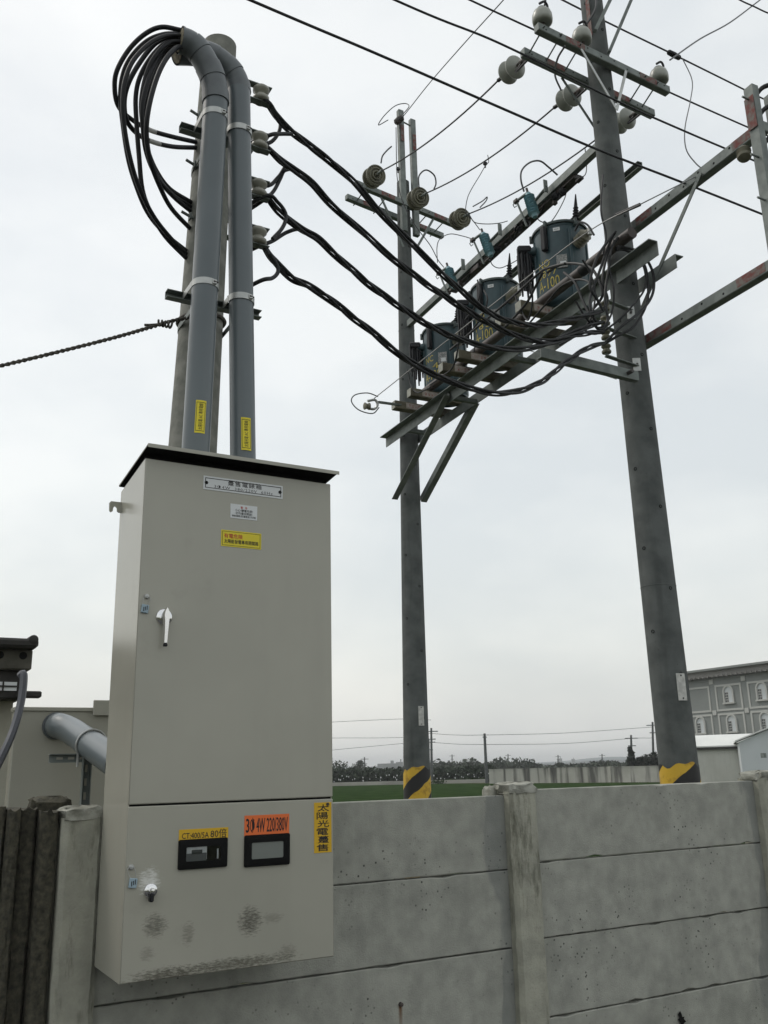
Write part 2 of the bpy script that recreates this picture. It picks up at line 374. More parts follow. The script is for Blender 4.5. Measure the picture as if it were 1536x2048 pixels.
# old mossy wall on the left
ow = thing('old_wall', 'dark mossy old concrete wall at the left edge beside the pale post', 'wall', (.3, WY+.1, 0))
x = .815; k = 0
while x > -1.6:
    wd = random.choice((.05, .075, .1, .06)); dp = random.uniform(-.035, .045); rd = random.Random(50+k); n = 40
    mb = MB(); vs = []; fs = []; zt = 1.47+random.uniform(-.012, .012)
    for i in range(n+1):
        z = zt*i/n
        for a in range(7):
            xx = x-wd+wd*a/6; e = .012 if a in (0, 6) else 0
            vs.append((xx, WY-.02+dp+e+rd.uniform(-.007, .007), z+(rd.uniform(-.012, .012) if i == n else 0)))
    for i in range(n):
        for a in range(6): fs.append((i*7+a, i*7+a+1, (i+1)*7+a+1, (i+1)*7+a))
    b0 = len(vs)
    for i in (0, n):
        for a in (0, 6): vs.append((x-wd+wd*a/6, WY+.2, zt*i/n))
    L = [i*7 for i in range(n+1)]; Rr = [i*7+6 for i in range(n+1)]
    fs += [tuple(L)+(b0+2, b0), tuple(reversed(Rr))+(b0+1, b0+3), tuple(n*7+a for a in range(7))+(b0+3, b0+2), (b0, b0+2, b0+3, b0+1)]
    mb.add(vs, fs); mk('slab', mb, M['moss'], ow, 50); x -= wd+.004; k += 1
blob((.80, WY+.14, 1.475), (.085, .07, .035), .16, 9, M['moss'], 'rubble_lump', ow, 9)
def rust(M0, xb, zb):
    t = M0.node_tree; n = t.nodes; l = t.links; b = n['Principled BSDF']; src = b.inputs['Base Color'].links[0].from_socket
    g = n.new('ShaderNodeNewGeometry'); sp = n.new('ShaderNodeSeparateXYZ'); l.new(g.outputs['Position'], sp.inputs[0])
    a = n.new('ShaderNodeMath'); a.operation = 'SUBTRACT'; a.inputs[1].default_value = xb; l.new(sp.outputs['X'], a.inputs[0])
    a2 = n.new('ShaderNodeMath'); a2.operation = 'ABSOLUTE'; l.new(a.outputs[0], a2.inputs[0])
    r1_ = n.new('ShaderNodeMapRange'); r1_.inputs[1].default_value = .014; r1_.inputs[2].default_value = .004; l.new(a2.outputs[0], r1_.inputs[0])
    r2_ = n.new('ShaderNodeMapRange'); r2_.inputs[1].default_value = zb-.14; r2_.inputs[2].default_value = zb-.01; l.new(sp.outputs['Z'], r2_.inputs[0])
    r3_ = n.new('ShaderNodeMath'); r3_.operation = 'LESS_THAN'; r3_.inputs[1].default_value = zb; l.new(sp.outputs['Z'], r3_.inputs[0])
    m1 = n.new('ShaderNodeMath'); m1.operation = 'MULTIPLY'; l.new(r1_.outputs[0], m1.inputs[0]); l.new(r2_.outputs[0], m1.inputs[1])
    m2 = n.new('ShaderNodeMath'); m2.operation = 'MULTIPLY'; l.new(m1.outputs[0], m2.inputs[0]); l.new(r3_.outputs[0], m2.inputs[1])
    q_ = n.new('ShaderNodeMix'); q_.data_type = 'RGBA'; q_.inputs['B'].default_value = (.13, .06, .02, 1); l.new(m2.outputs[0], q_.inputs['Factor']); l.new(src, q_.inputs['A']); l.new(q_.outputs['Result'], b.inputs['Base Color'])
rust(M['panel'], RB_.x, RB_.z)
sp_ = PY(1362, 2040, WY); rd_ = random.Random(4); q = MB(); pts = []
for k in range(22):
    an = 2*pi*k/22; rr = .035*(1+.55*rd_.uniform(-1, 1)); pts.append(V((sp_.x+cos(an)*rr*.9, WY-.007, sp_.z+sin(an)*rr)))
q.sheet(pts); mk('tar_splash', q, M['gap'], wall, 0)
blob((3.19, WY+.11, 1.44), (.03, .05, .05), .1, 7, M['mortar'], 'mortar_lump', wall, 19)

# ================================================================== METER CABINET
CX, CW, CY, CD, CZ, CH, CS = .990, .907, 3.851, .43, .831, 2.115, 1.480
cab = thing('meter_cabinet', 'tall grey beige steel electric meter cabinet with lettered stickers on its two doors', 'cabinet', (CX+CW/2, CY+CD/2, CZ))
mb = MB(); mb.prism([(CY+.0115, CZ), (CY+CD, CZ), (CY+CD, CZ+CH-.042), (CY+.0115, CZ+CH-.002)], (CX+.002, 0, 0), (CX+CW-.002, 0, 0), Y_, Z_); body = mk('cabinet_body', mb, M['cab'], cab, 40)
def door(name, z0, z1, parent=cab):
    mbd = MB(); mbd.box((CX+CW/2, CY+.010, (z0+z1)/2), (CW, .020, z1-z0), None, .0035); return mk(name, mbd, M['cab'], parent, 40)
def smears(base):
    Q = base.copy(); Q.name = 'scuffed_cabinet_paint'; t = Q.node_tree; n = t.nodes; l = t.links; b = n['Principled BSDF']; src = b.inputs['Base Color'].links[0].from_socket
    g = n.new('ShaderNodeNewGeometry'); sp = n.new('ShaderNodeSeparateXYZ'); l.new(g.outputs['Position'], sp.inputs[0])
    mpn = n.new('ShaderNodeMapping'); mpn.inputs['Rotation'].default_value = (0, radians(35), 0); mpn.inputs['Scale'].default_value = (30, 30, 110); l.new(g.outputs['Position'], mpn.inputs[0])
    nq = n.new('ShaderNodeTexNoise'); nq.inputs['Scale'].default_value = 1.6; nq.inputs['Detail'].default_value = 6; nq.inputs['Roughness'].default_value = .7; l.new(mpn.outputs[0], nq.inputs['Vector'])
    def M2(op, a, bb):
        q_ = n.new('ShaderNodeMath'); q_.operation = op
        for k, v_ in enumerate((a, bb)):
            if hasattr(v_, 'is_output'): l.new(v_, q_.inputs[k])
            else: q_.inputs[k].default_value = v_
        return q_.outputs[0]
    for (px, py, rx, rz, amt, colr) in ((310, 1852, .065, .06, .75, (.11, .105, .085)), (376, 1868, .035, .06, .5, (.13, .125, .1)), (500, 1842, .07, .075, .85, (.09, .085, .07)), (545, 1836, .07, .03, .4, (.14, .135, .11)), (294, 1908, .04, .04, .4, (.14, .135, .11)), (470, 1928, .34, .034, .9, (.12, .115, .09)), (340, 1950, .22, .042, .95, (.11, .105, .082)), (575, 1908, .06, .05, .5, (.13, .125, .1)), (298, 1762, .06, .065, .95, (.68, .68, .64))):
        p = PY(px, py, CY)
        dx = M2('DIVIDE', M2('SUBTRACT', sp.outputs['X'], p.x), rx); dz = M2('DIVIDE', M2('SUBTRACT', sp.outputs['Z'], p.z), rz)
        d = M2('ADD', M2('MULTIPLY', dx, dx), M2('MULTIPLY', dz, dz))
        r = n.new('ShaderNodeMapRange'); r.inputs[1].default_value = .05; r.inputs[2].default_value = .45; r.inputs[4].default_value = amt
        l.new(M2('SUBTRACT', M2('MULTIPLY', nq.outputs['Fac'], 1.25), M2('MULTIPLY', d, .45)), r.inputs[0])
        r.inputs[1].default_value = .34; r.inputs[2].default_value = .66
        q_ = n.new('ShaderNodeMix'); q_.data_type = 'RGBA'; q_.inputs['B'].default_value = (*colr, 1); l.new(r.outputs[0], q_.inputs['Factor']); l.new(src, q_.inputs['A']); src = q_.outputs['Result']
    l.new(src, b.inputs['Base Color']); return Q
updoor = door('upper_door', CS+.004, CZ+CH-.004); lodoor = door('lower_door', CZ+.002, CS-.004); lodoor.data.materials[0] = smears(M['cab'])
mb = MB(); mb.box((CX+CW/2, CY+.016, CS), (CW-.012, .012, .0078)); mk('door_gap', mb, M['gap'], body, 0)
# sloped roof
rb = MB(); zf = 2.992; zb = zf-.050
prof = [(CY-.06, zf-.017), (CY-.06, zf), (CY+CD+.02, zb), (CY+CD+.02, zb-.006), (CY-.0575, zf-.005), (CY-.0575, zf-.017)]
rb.prism(prof, (CX-.006, 0, 0), (CX+CW+.018, 0, 0), Y_, Z_)
rfo = mk('roof', rb, M['cab_roof'], cab, 0)
rb = MB(); rb.sheet([(CX-.004, CY-.0555, zf-.0065), (CX+CW+.016, CY-.0555, zf-.0065), (CX+CW+.016, CY+CD+.018, zb-.008), (CX-.004, CY+CD+.018, zb-.008)]); mk('roof_shade_sheet', rb, M['gap'], rfo, 0)  # near-black sheet added to paint in the shade under the roof overhang
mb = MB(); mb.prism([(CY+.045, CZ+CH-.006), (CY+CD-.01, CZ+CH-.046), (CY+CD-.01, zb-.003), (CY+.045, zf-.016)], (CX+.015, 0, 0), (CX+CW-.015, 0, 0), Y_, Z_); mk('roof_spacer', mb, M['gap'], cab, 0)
# wall hook
hk = PY(243, 998, CY+CD-.03); mb = MB()
hx, hz = CX+.0015, 2.845
pts = [(0, .0), (0, -.052), (-.012, -.052), (-.020, -.046), (-.022, -.030), (-.030, -.022), (-.038, -.030), (-.040, -.048), (-.048, -.054), (-.056, -.048), (-.058, -.010), (-.05, .0)]
mb.prism([(p[0], p[1]) for p in pts], (hx, CY+CD-.028, hz), (hx, CY+CD-.022, hz), X_, Z_); mk('lifting_hook', mb, M['cab'], cab, 0)
def fp(x, y, d=0): return PY(x, y, CY-d)
def sticker(name, c4, mt, border=None, t=.0012, par=cab, lab=None):
    a, b = fp(*c4[0]), fp(*c4[1]); xa, xb = a.x, b.x; za, zb = a.z, b.z
    o = mk(name, MB().box(((xa+xb)/2, CY-t/2-.0002, (za+zb)/2), (xb-xa, t, abs(za-zb))), mt, par, 0, lab)
    cen = V(((xa+xb)/2, CY-t-.0006, (za+zb)/2)); W = xb-xa; H = abs(za-zb)
    if border:
        ins, th = border; q = MB(); y = CY-t-.0004
        xs = (-W/2+ins, -W/2+ins+th, W/2-ins-th, W/2-ins); zs = (-H/2+ins, -H/2+ins+th, H/2-ins-th, H/2-ins)
        P = [V((cen.x+i, y, cen.z+j)) for i, j in ((xs[0], zs[0]), (xs[3], zs[0]), (xs[3], zs[3]), (xs[0], zs[3]), (xs[1], zs[1]), (xs[2], zs[1]), (xs[2], zs[2]), (xs[1], zs[2]))]
        q.add(P, [(0, 1, 5, 4), (1, 2, 6, 5), (2, 3, 7, 6), (3, 0, 4, 7)]); mk('printed_border', q, M['ink'], o, 0)
    return o, cen, W, H
# plate (corners: left-middle height, right-middle height follow the same level)
def mid(l, r): return l, r
o, c, W, H = sticker('name_plate', ((407, 951), (565, 998.5)), M['white'], (.008, .0035), .002, lab='white nameplate near the top of the cabinet door')
text('lettering', '躉售電錶箱', M['ink'], o, c+V((.004, 0, .0125)), X_, Z_, width=.165, height=.026, bold=.008, space=1.15)
text('lettering', '3Φ4W  380/220V  60Hz', M['ink'], o, c+V((0, 0, -.0125)), X_, Z_, width=.285, height=.0145, space=1.2)
for sx in (-1, 1):
    mb = MB(); mb.lathe([(.0085, 0), (.0085, .0008), (.005, .0008), (.005, 0)], c+V((sx*(W/2-.014), .0002, 0)), -Y_, 14); mk('plate_rivet', mb, M['ink'], o)
o, c, W, H = sticker('warning_label', ((461, 1007), (514, 1041.5)), M['white'], lab='small white warning label')
text('lettering', '警   告', M['inkred'], o, c+V((0, 0, H*.29)), X_, Z_, height=.011, bold=.01)
text('lettering', '小心!觸電危險!', M['ink'], o, c+V((0, 0, H*.08)), X_, Z_, width=W*.66, height=.0125, bold=.008)
text('lettering', '切勿擅自開啟!', M['ink'], o, c+V((0, 0, -H*.13)), X_, Z_, width=W*.62, height=.0125, bold=.008)
text('lettering', '維修保養時,須切斷電源方可作業', M['ink'], o, c+V((0, 0, -H*.33)), X_, Z_, width=W*.88, height=.0105, bold=.008)
o, c, W, H = sticker('danger_sticker', ((442.5, 1059), (522, 1099.5)), M['yellow'], (.005, .002), lab='yellow sticker with red and black lettering')
text('lettering', '有電危險', M['inkred'], o, c+V((-W*.2, 0, H*.16)), X_, Z_, width=W*.46, height=.021, bold=.012)
text('lettering', '太陽能發電專用開關箱', M['ink'], o, c+V((0, 0, -H*.17)), X_, Z_, width=W*.85, height=.019, bold=.014)
o, c, W, H = sticker('ratio_sticker', ((358, 1659.5), (456, 1676)), M['yellow_o'], lab='amber strip above the meter window')
o['label'] = 'amber strip above the meter window'
text('lettering', 'CT:400/5A', M['ink'], o, c+V((-W*.17, 0, -.004)), X_, Z_, width=W*.54, height=.022, bold=.012)
text('lettering', '80倍', M['ink'], o, c+V((W*.3, 0, .0)), X_, Z_, width=W*.33, height=.034, bold=.008)
o, c, W, H = sticker('voltage_sticker', ((489, 1631.5), (578, 1667)), M['orange'], lab='orange voltage strip above the right window')
text('lettering', '3', M['ink'], o, c+V((-W*.43, 0, 0)), X_, Z_, width=.014, height=.055, bold=.02)
text('lettering', 'Φ', M['ink'], o, c+V((-W*.32, 0, 0)), X_, Z_, width=.024, height=.062)
text('lettering', '4W 220/380V', M['ink'], o, c+V((W*.115, 0, 0)), X_, Z_, width=W*.70, height=.056, bold=.012)
o, c, W, H = sticker('vertical_sticker', ((628, 1605.5), (663, 1704)), M['yellow_o'], lab='tall amber sticker with brushed characters')
for i, ch in enumerate('太陽光電躉售'):
    text('lettering', ch, M['ink'], o, c+V((.002*(-1)**i, 0, H*(.39-.158*i))), X_, Z_, height=H*.135, width=W*.66, bold=.012)
mb = MB(); mb.cyl((c.x+W*.28, CY-.001, c.z+H*.46), (c.x+W*.28, CY-.006, c.z+H*.46), .007, 10); mk('screw', mb, M['darkpipe'], cab)
# viewing windows
def viewport(x0, y0, x1, y1, lab, meter):
    a = fp(x0, y0); b = fp(x1, y1); cx = (a.x+b.x)/2; cz = (a.z+b.z)/2; W = b.x-a.x; H = abs(a.z-b.z)
    r = .007; q = MB(); ob = []; ib = []; y0_, y1_ = CY-.012, CY-.0002; t = .030
    def rr(w_, h_, r_):
        L = []
        for (sx, sz, a0) in ((1, 1, 0), (-1, 1, 90), (-1, -1, 180), (1, -1, 270)):
            for k in range(5):
                an = radians(a0+90*k/4); L.append((sx*(w_/2-r_)+cos(an)*r_, sz*(h_/2-r_)+sin(an)*r_))
        return L
    A = rr(W, H, r); B = rr(W-.02*2*.4, H-.02*.8, r*.8); Cc = rr(W-t*2, H-t*2, .006); n = len(A)
    vs = [V((cx+p[0], y1_, cz+p[1])) for p in A]+[V((cx+p[0], y0_+.003, cz+p[1])) for p in A]+[V((cx+p[0], y0_, cz+p[1])) for p in B]+[V((cx+p[0], y0_, cz+p[1])) for p in Cc]+[V((cx+p[0], y1_-.001, cz+p[1])) for p in Cc]
    fs = [(k*n+i, k*n+(i+1) % n, (k+1)*n+(i+1) % n, (k+1)*n+i) for k in range(4) for i in range(n)]
    q.add(vs, fs); f = mk('window_frame', q, M['gap'], cab, 40, lab)
    wx, wz = W-t*2, H-t*2
    if meter:
        q = MB(); q.box((cx, CY-.0009, cz), (wx, .001, wz)); mk('window_recess', q, M['gap'], f, 0)
        q = MB(); q.box((cx-wx*.18, CY-.0035, cz+.002), (wx*.58, .004, wz*.92), None, .001); mk('meter_face', q, M['plate2'], f, 0)
        for dz, ww, hh, mtt in ((wz*.2, .045, .010, 'ink2'), (wz*.06, .045, .008, 'ink2'), (-wz*.22, .085, .030, 'dkgrey')):
            q = MB(); q.box((cx-wx*.18+(0 if hh < .02 else -.002), CY-.0062, cz+dz), (ww, .001, hh)); mk('meter_display', q, M[mtt], f, 0)
        q = MB(); q.box((cx+wx*.43, CY-.003, cz-.004), (.006, .003, wz*.7)); mk('edge_strip', q, M['plate2'], f, 0)
    q = MB(); q.box((cx, CY-.0085, cz), (wx+.002, .0015, wz+.002)); mk('pane', q, M['clear'] if meter else M['pane'], f, 0)
M['plate2'] = mat('meter_plate', (.84, .86, .86), (.7, .72, .72), .5, sc=40)
M['ink2'] = mat('meter_window', (.09, .1, .1), rough=.3); M['dkgrey'] = mat('meter_cover', (.15, .16, .165), rough=.4)
def clearglass():
    Q = bpy.data.materials.new('clear_pane'); Q.use_nodes = True; t = Q.node_tree; n = t.nodes; n.clear()
    o_ = n.new('ShaderNodeOutputMaterial'); mxs = n.new('ShaderNodeMixShader'); tr = n.new('ShaderNodeBsdfTransparent'); gl = n.new('ShaderNodeBsdfGlossy'); gl.inputs['Roughness'].default_value = .05
    fr = n.new('ShaderNodeFresnel'); fr.inputs['IOR'].default_value = 1.45; tr.inputs['Color'].default_value = (.95, .96, .96, 1)
    t.links.new(fr.outputs[0], mxs.inputs[0]); t.links.new(tr.outputs[0], mxs.inputs[1]); t.links.new(gl.outputs[0], mxs.inputs[2]); t.links.new(mxs.outputs[0], o_.inputs[0]); return Q
M['clear'] = clearglass()
viewport(357, 1680, 453, 1733, 'black framed window showing the meter', True)
viewport(488.5, 1671, 578, 1728, 'black framed window with a blank pale pane', False)
# handles and seals
def handle(x, y, s, long):
    c = fp(x, y); q = MB(); q.lathe([(.036*s, 0), (.036*s, .004), (.031*s, .010), (.012*s, .012)], c, -Y_, 24); h = mk('handle_rose', q, M['chrome'], cab, 50)
    q = MB(); q.lathe([(.014*s, .008), (.014*s, .034), (.012*s, .037), (0.002, .038)], c, -Y_, 14); mk('handle_hub', q, M['chrome'], h, 40)
    if long:
        q = MB(); y0 = CY-.03
        out = [(0, .036, .0), (.012, .018, .002), (.017, .0, .004), (.013, -.018, .003), (.010, -.06, 0), (.0085, -.118, -.006), (-.0085, -.118, -.006), (-.010, -.06, 0), (-.013, -.018, .003), (-.017, .0, .004), (-.012, .018, .002)]
        n = len(out); vs = [V((c.x+p[0], y0-.0, c.z+p[1])) for p in out]+[V((c.x+p[0]*.7, y0-.018-p[2], c.z+p[1]*.97)) for p in out]
        q.add(vs, [(i, (i+1) % n, n+(i+1) % n, n+i) for i in range(n)]+[tuple(range(n)), tuple(range(2*n-1, n-1, -1))]); mk('handle_lever', q, M['chrome'], h, 30)
        q = MB(); q.box((c.x, y0-.006, c.z-.124), (.017, .016, .012), None, .003); mk('handle_tip', q, M['black'], h, 0)
    else:
        q = MB(); q.box((c.x-.004, CY-.026, c.z-.022), (.016, .03, .034), None, .004); mk('lock_body', q, M['black'], h, 40)
handle(328, 1234, 1, True); handle(301, 1781, .78, False)
def seal(x, y, tx, ty):
    c = fp(x, y); q = MB(); q.lathe([(.011, 0), (.011, .006), (.008, .012), (.0, .013)], c, -Y_, 14); b = mk('seal_bolt', q, M['steel_light'], cab, 40)
    d = fp(tx, ty); q = MB(); q.box((d.x, CY-.007, d.z), (.031, .008, .036), (V((.99, 0, -.12)), Y_, V((.12, 0, .99))), .002); g = mk('seal_tag', q, M['ltag'], b, 0)
    for i in range(3):
        q = MB(); q.box((d.x+.008-.007*i, CY-.0115, d.z+.004-.003*i), (.003, .001, .018-.003*(i % 2))); mk('tag_print', q, M['ink'], b, 0)
    for s in (-1, 1):
        q = MB(); q.tube(crv([c+V((s*.009, -.006, 0)), c+V((s*.015, -.009, -.012)), V((d.x+s*.011, CY-.006, d.z+.018))], 4), .0011, 5); mk('seal_wire', q, M['steel_light'], b)
seal(293, 1193, 289, 1218); seal(262, 1734, 265, 1766)

# ================================================================== POLES
def pole(name, label, pts, r_of, z0, z1, mt, n=28, top=None):
    """pts: (z, x, y) axis samples"""
    def ax(z):
        (za, xa, ya), (zb, xb, yb) = pts[0], pts[-1]; t = (z-za)/(zb-za); return V((xa+(xb-xa)*t, ya+(yb-ya)*t, z))
    root = thing(name, label, 'pole', ax(z0)); q = MB(); k = 40; vs = []; fs = []
    for i in range(k+1):
        z = z0+(z1-z0)*i/k; c = ax(z); r = r_of(z)
        for j in range(n): vs.append(c+V((cos(2*pi*j/n)*r, sin(2*pi*j/n)*r, 0)))
    for i in range(k):
        for j in range(n): fs.append((i*n+j, i*n+(j+1) % n, (i+1)*n+(j+1) % n, (i+1)*n+j))
    fs += [tuple(range(n-1, -1, -1)), tuple(range(k*n, k*n+n))]
    q.add(vs, fs); sh = mk('shaft', q, mt, root, 50)
    return root, sh, ax
r0 = lambda z: max(.05, .129-.0105*(z-3.33))
_pa, _pb = PY(386, 890, 4.58), PY(440, 90, 4.58)
pole0, sh0, ax0 = pole('utility_pole', 'slim pale concrete pole behind the two grey conduits', [(_pa.z, _pa.x, 4.58), (_pb.z, _pb.x, 4.58)], r0, 0, PY(440, 66, 4.48).z, M['pole0'])
r1 = lambda z: .178-.0085*z + (.003 if z < 2 else 0)
pole1, sh1, ax1 = pole('utility_pole', 'far dark concrete pole left of the transformers, white tag above striped base', [(1.3, 6.19, 10.2), (10.0, 6.27, 10.2)], r1, 0, 10.05, M['pole'])
r2 = lambda z: .168-.0062*z
pole2, sh2, ax2 = pole('utility_pole', 'near thick concrete pole right of the transformers with a yellow and black base', [(1.49, 5.945, 5.65), (8.6, 5.85, 5.65)], r2, 0, 11.5, M['pole'])
def bolt_holes(root, ax, rf, z0, z1, dz, phis):
    z = z0; k = 0
    while z < z1:
        ph = phis[k % len(phis)]; c = ax(z); d = V((cos(ph), sin(ph), 0)); q = MB()
        q.lathe([(.016, -.004), (.016, .0025), (.012, .004), (.012, -.003)], c+d*rf(z), d, 8); mk('bolt_hole', q, M['gap'], root, 0); z += dz; k += 1
bolt_holes(pole2, ax2, r2, 2.3, 10.5, .36, (radians(265), radians(190)))
bolt_holes(pole1, ax1, r1, 2.2, 9.4, .42, (radians(278), radians(205)))
def joint_ring(root, ax, rf, z):
    c = ax(z); q = MB(); n = 28; q.lathe([(rf(z)+.0005, 0), (rf(z)+.0025, .002), (rf(z)+.0025, .006), (rf(z)+.0005, .008)], c, Z_, n); mk('joint_ring', q, M['pole'], root, 0)
joint_ring(pole2, ax2, r2, 3.05); joint_ring(pole1, ax1, r1, 7.6)
# warning bands painted on the bases
def band(root, ax, rf, z0, z1, stripe, nm):
    q = MB(); n = 40; k = 26; vs = []; fs = []
    for i in range(k+1):
        for j in range(n):
            an = 2*pi*j/n; zz = z0+(z1-z0)*i/k + (.018*sin(3*an+1)+.012*sin(7*an) if i == k else 0); c = ax(zz); r = rf(zz)+.0025
            vs.append(c+V((cos(an)*r, sin(an)*r, 0)))
    for i in range(k):
        for j in range(n): fs.append((i*n+j, i*n+(j+1) % n, (i+1)*n+(j+1) % n, (i+1)*n+j))
    q.add(vs, fs); b = mk(nm, q, M['band'], root, 50)
    b.data.materials.append(M['black_paint'])
    return b
def band_material():
    Q = bpy.data.materials.new('striped_paint'); Q.use_nodes = True; t = Q.node_tree; n = t.nodes; l = t.links; b = n['Principled BSDF']; b.inputs['Roughness'].default_value = .55
    tcn = n.new('ShaderNodeTexCoord'); sp = n.new('ShaderNodeSeparateXYZ'); l.new(tcn.outputs['Object'], sp.inputs[0])
    at = n.new('ShaderNodeMath'); at.operation = 'ARCTAN2'; l.new(sp.outputs['Y'], at.inputs[0]); l.new(sp.outputs['X'], at.inputs[1])
    nzq = n.new('ShaderNodeTexNoise'); nzq.inputs['Scale'].default_value = 9; l.new(tcn.outputs['Object'], nzq.inputs['Vector'])
    a = n.new('ShaderNodeMath'); a.operation = 'MULTIPLY_ADD'; a.inputs[1].default_value = 1/(2*pi)*2; l.new(at.outputs[0], a.inputs[0])
    z = n.new('ShaderNodeMath'); z.operation = 'MULTIPLY'; z.inputs[1].default_value = -2.55; l.new(sp.outputs['Z'], z.inputs[0]); l.new(z.outputs[0], a.inputs[2])
    s = n.new('ShaderNodeMath'); s.operation = 'MULTIPLY_ADD'; s.inputs[1].default_value = .09; l.new(nzq.outputs['Fac'], s.inputs[0]); l.new(a.outputs[0], s.inputs[2])
    fr = n.new('ShaderNodeMath'); fr.operation = 'FRACT'; l.new(s.outputs[0], fr.inputs[0])
    gt = n.new('ShaderNodeMath'); gt.operation = 'GREATER_THAN'; gt.inputs[1].default_value = .5; l.new(fr.outputs[0], gt.inputs[0])
    nz2 = n.new('ShaderNodeTexNoise'); nz2.inputs['Scale'].default_value = 14; nz2.inputs['Detail'].default_value = 6; l.new(tcn.outputs['Object'], nz2.inputs['Vector'])
    yr = n.new('ShaderNodeValToRGB'); yr.color_ramp.elements[0].position = .3; yr.color_ramp.elements[0].color = (.36, .2, .02, 1); yr.color_ramp.elements[1].position = .5; yr.color_ramp.elements[1].color = (.62, .39, .03, 1); l.new(nz2.outputs['Fac'], yr.inputs[0])
    mxq = n.new('ShaderNodeMix'); mxq.data_type = 'RGBA'; mxq.inputs['B'].default_value = (.012, .012, .012, 1); l.new(gt.outputs[0], mxq.inputs['Factor']); l.new(yr.outputs[0], mxq.inputs['A']); l.new(mxq.outputs['Result'], b.inputs['Base Color']); return Q
M['band'] = band_material()
band(pole1, ax1, r1, .02, 1.60, 0, 'striped_band'); band(pole2, ax2, r2, .02, 1.575, 0, 'striped_band')
def tagplate(root, ax, rf, px, py0, py1, Yp, wd, yq):
    a = PY(px, py0, yq); b = PY(px, py1, yq); zc = (a.z+b.z)/2; h = a.z-b.z; c = ax(zc); d = V((a.x-c.x, 0, 0)); R = rf(zc)+.004
    th = Yp; q = MB(); vs = []; n = 6
    for k in range(2):
        for i in range(n+1):
            for zz in (zc-h/2, zc+h/2): an = th+(i/n-.5)*wd/R; vs.append((c.x+cos(an)*(R+.003*k), c.y+sin(an)*(R+.003*k), zz))
    m_ = 2*(n+1); fs = []
    for i in range(n):
        p = 2*i; fs += [(m_+p, m_+p+2, m_+p+3, m_+p+1), (p, p+1, p+3, p+2), (p, p+2, m_+p+2, m_+p), (p+1, m_+p+1, m_+p+3, p+3)]
    fs += [(0, m_, m_+1, 1), (2*n, 2*n+1, m_+2*n+1, m_+2*n)]
    q.add(vs, fs); o = mk('number_plate', q, M['whitep'], root, 50, 'weathered white plate')
    for zz in (zc-h/2+.018, zc+h/2-.018):
        q = MB(); d = V((cos(th), sin(th), 0)); q.lathe([(.007, 0), (.007, .003), (.001, .004)], V((c.x, c.y, zz))+d*(R+.003), d, 8); mk('nail', q, M['gap'], o)
tagplate(pole2, ax2, r2, 1369, 1347, 1401, radians(261), .085, 5.5); tagplate(pole1, ax1, r1, 845, 1412, 1451, radians(265), .075, 10.02)
# embossed ladder of marks low on the near pole
for (root, ax, rf, zz0, ph) in ((pole2, ax2, r2, 1.72, radians(212)), (pole1, ax1, r1, 1.75, radians(215))):
    for k in range(7):
        z = zz0+k*.045; c = ax(z); d = V((cos(ph), sin(ph), 0)); tg = V((-d.y, d.x, 0)); q = MB(); q.box(c+d*(rf(z)+.0005), (.03, .004, .012), (tg, d, Z_)); mk('moulded_mark', q, M['pole'], root, 0)
# step bolts on the slim pole
for (x, y) in ((372, 222), (366, 322), (366, 428)):
    p = PY(x, y, 4.53); c = ax0(p.z); q = MB(); d = V((-1, -.12, .25)).normalized(); s0 = V((c.x-r0(p.z)*.9, 4.53, p.z-.01))
    q.tube([s0, s0+d*.075], .0085, 8); b = mk('step_bolt', q, M['steel'], pole0)
    q = MB(); q.box(s0+d*.02, (.012, .04, .04), None, .003); mk('washer', q, M['steel'], b, 0)

# ================================================================== CONDUITS
def conduit(label, base, top, mouth, drop, R, stick, Y, rough_label):
    root = thing('conduit', label, 'conduit', base, 'conduits standing on the cabinet')
    q = MB(); q.tube([base, top], R, 24); mk('pipe', q, M['pvc'], root, 50)
    P = crv(drop, 5); n = len(P); cuts = [0, 4, 9, 14, 19, 24, 29, n-1]
    for i in range(len(cuts)-1):
        if cuts[i] >= n-1: break
        q = MB(); seg = P[cuts[i]:min(cuts[i+1], n-1)+1]
        k = (1.10 if i % 2 == 0 else 1.045)
        if i == len(cuts)-2 or cuts[i+1] >= n-1:
            # hollow mouth
            q.tube(seg, R*k, 22, False); q2 = MB(); q2.tube([seg[-1]+(seg[-2]-seg[-1])*.02, seg[-2]], R*k*.86, 18, True); e = mk('elbow_segment', q, M['pvc_old'], root, 50); mk('foam_plug', q2, M['foam'], e, 50)
        else: q.tube(seg, R*k, 22, True); mk('elbow_segment', q, M['pvc_old'], root, 50)
    return root
M['foam'] = mat('foam_filler', (.30, .27, .19), (.14, .12, .08), .95, sc=40, bump=1, bsc=70)
RC = .0665
YC1, YC2 = 4.09, 4.15
b1, t1 = PY(391, 905, YC1), PY(431.5, 203, YC1); b2, t2 = PY(486, 921, YC2), PY(477.5, 183, YC2)
b1 = t1+(b1-t1)*((t1.z-2.965)/(t1.z-b1.z)); b2 = t2+(b2-t2)*((t2.z-2.965)/(t2.z-b2.z))
EL1 = [PY(x, y, YC1) for x, y in ((431.5, 206), (430, 180), (425, 155), (413, 128), (397, 103), (380, 88), (360, 80))]
EL2 = [PY(x, y, YC2+.02) for x, y in ((477.5, 186), (474, 165), (464, 146), (447, 128), (428, 115), (405, 107), (380, 104), (352, 103))]
con1 = conduit('left grey plastic conduit with its bent mouth turned left', b1, t1, None, EL1, RC, 0, YC1, '')
con2 = conduit('right grey plastic conduit rising to a bend behind its neighbour', b2, t2, None, EL2, RC*.97, 0, YC2, '')
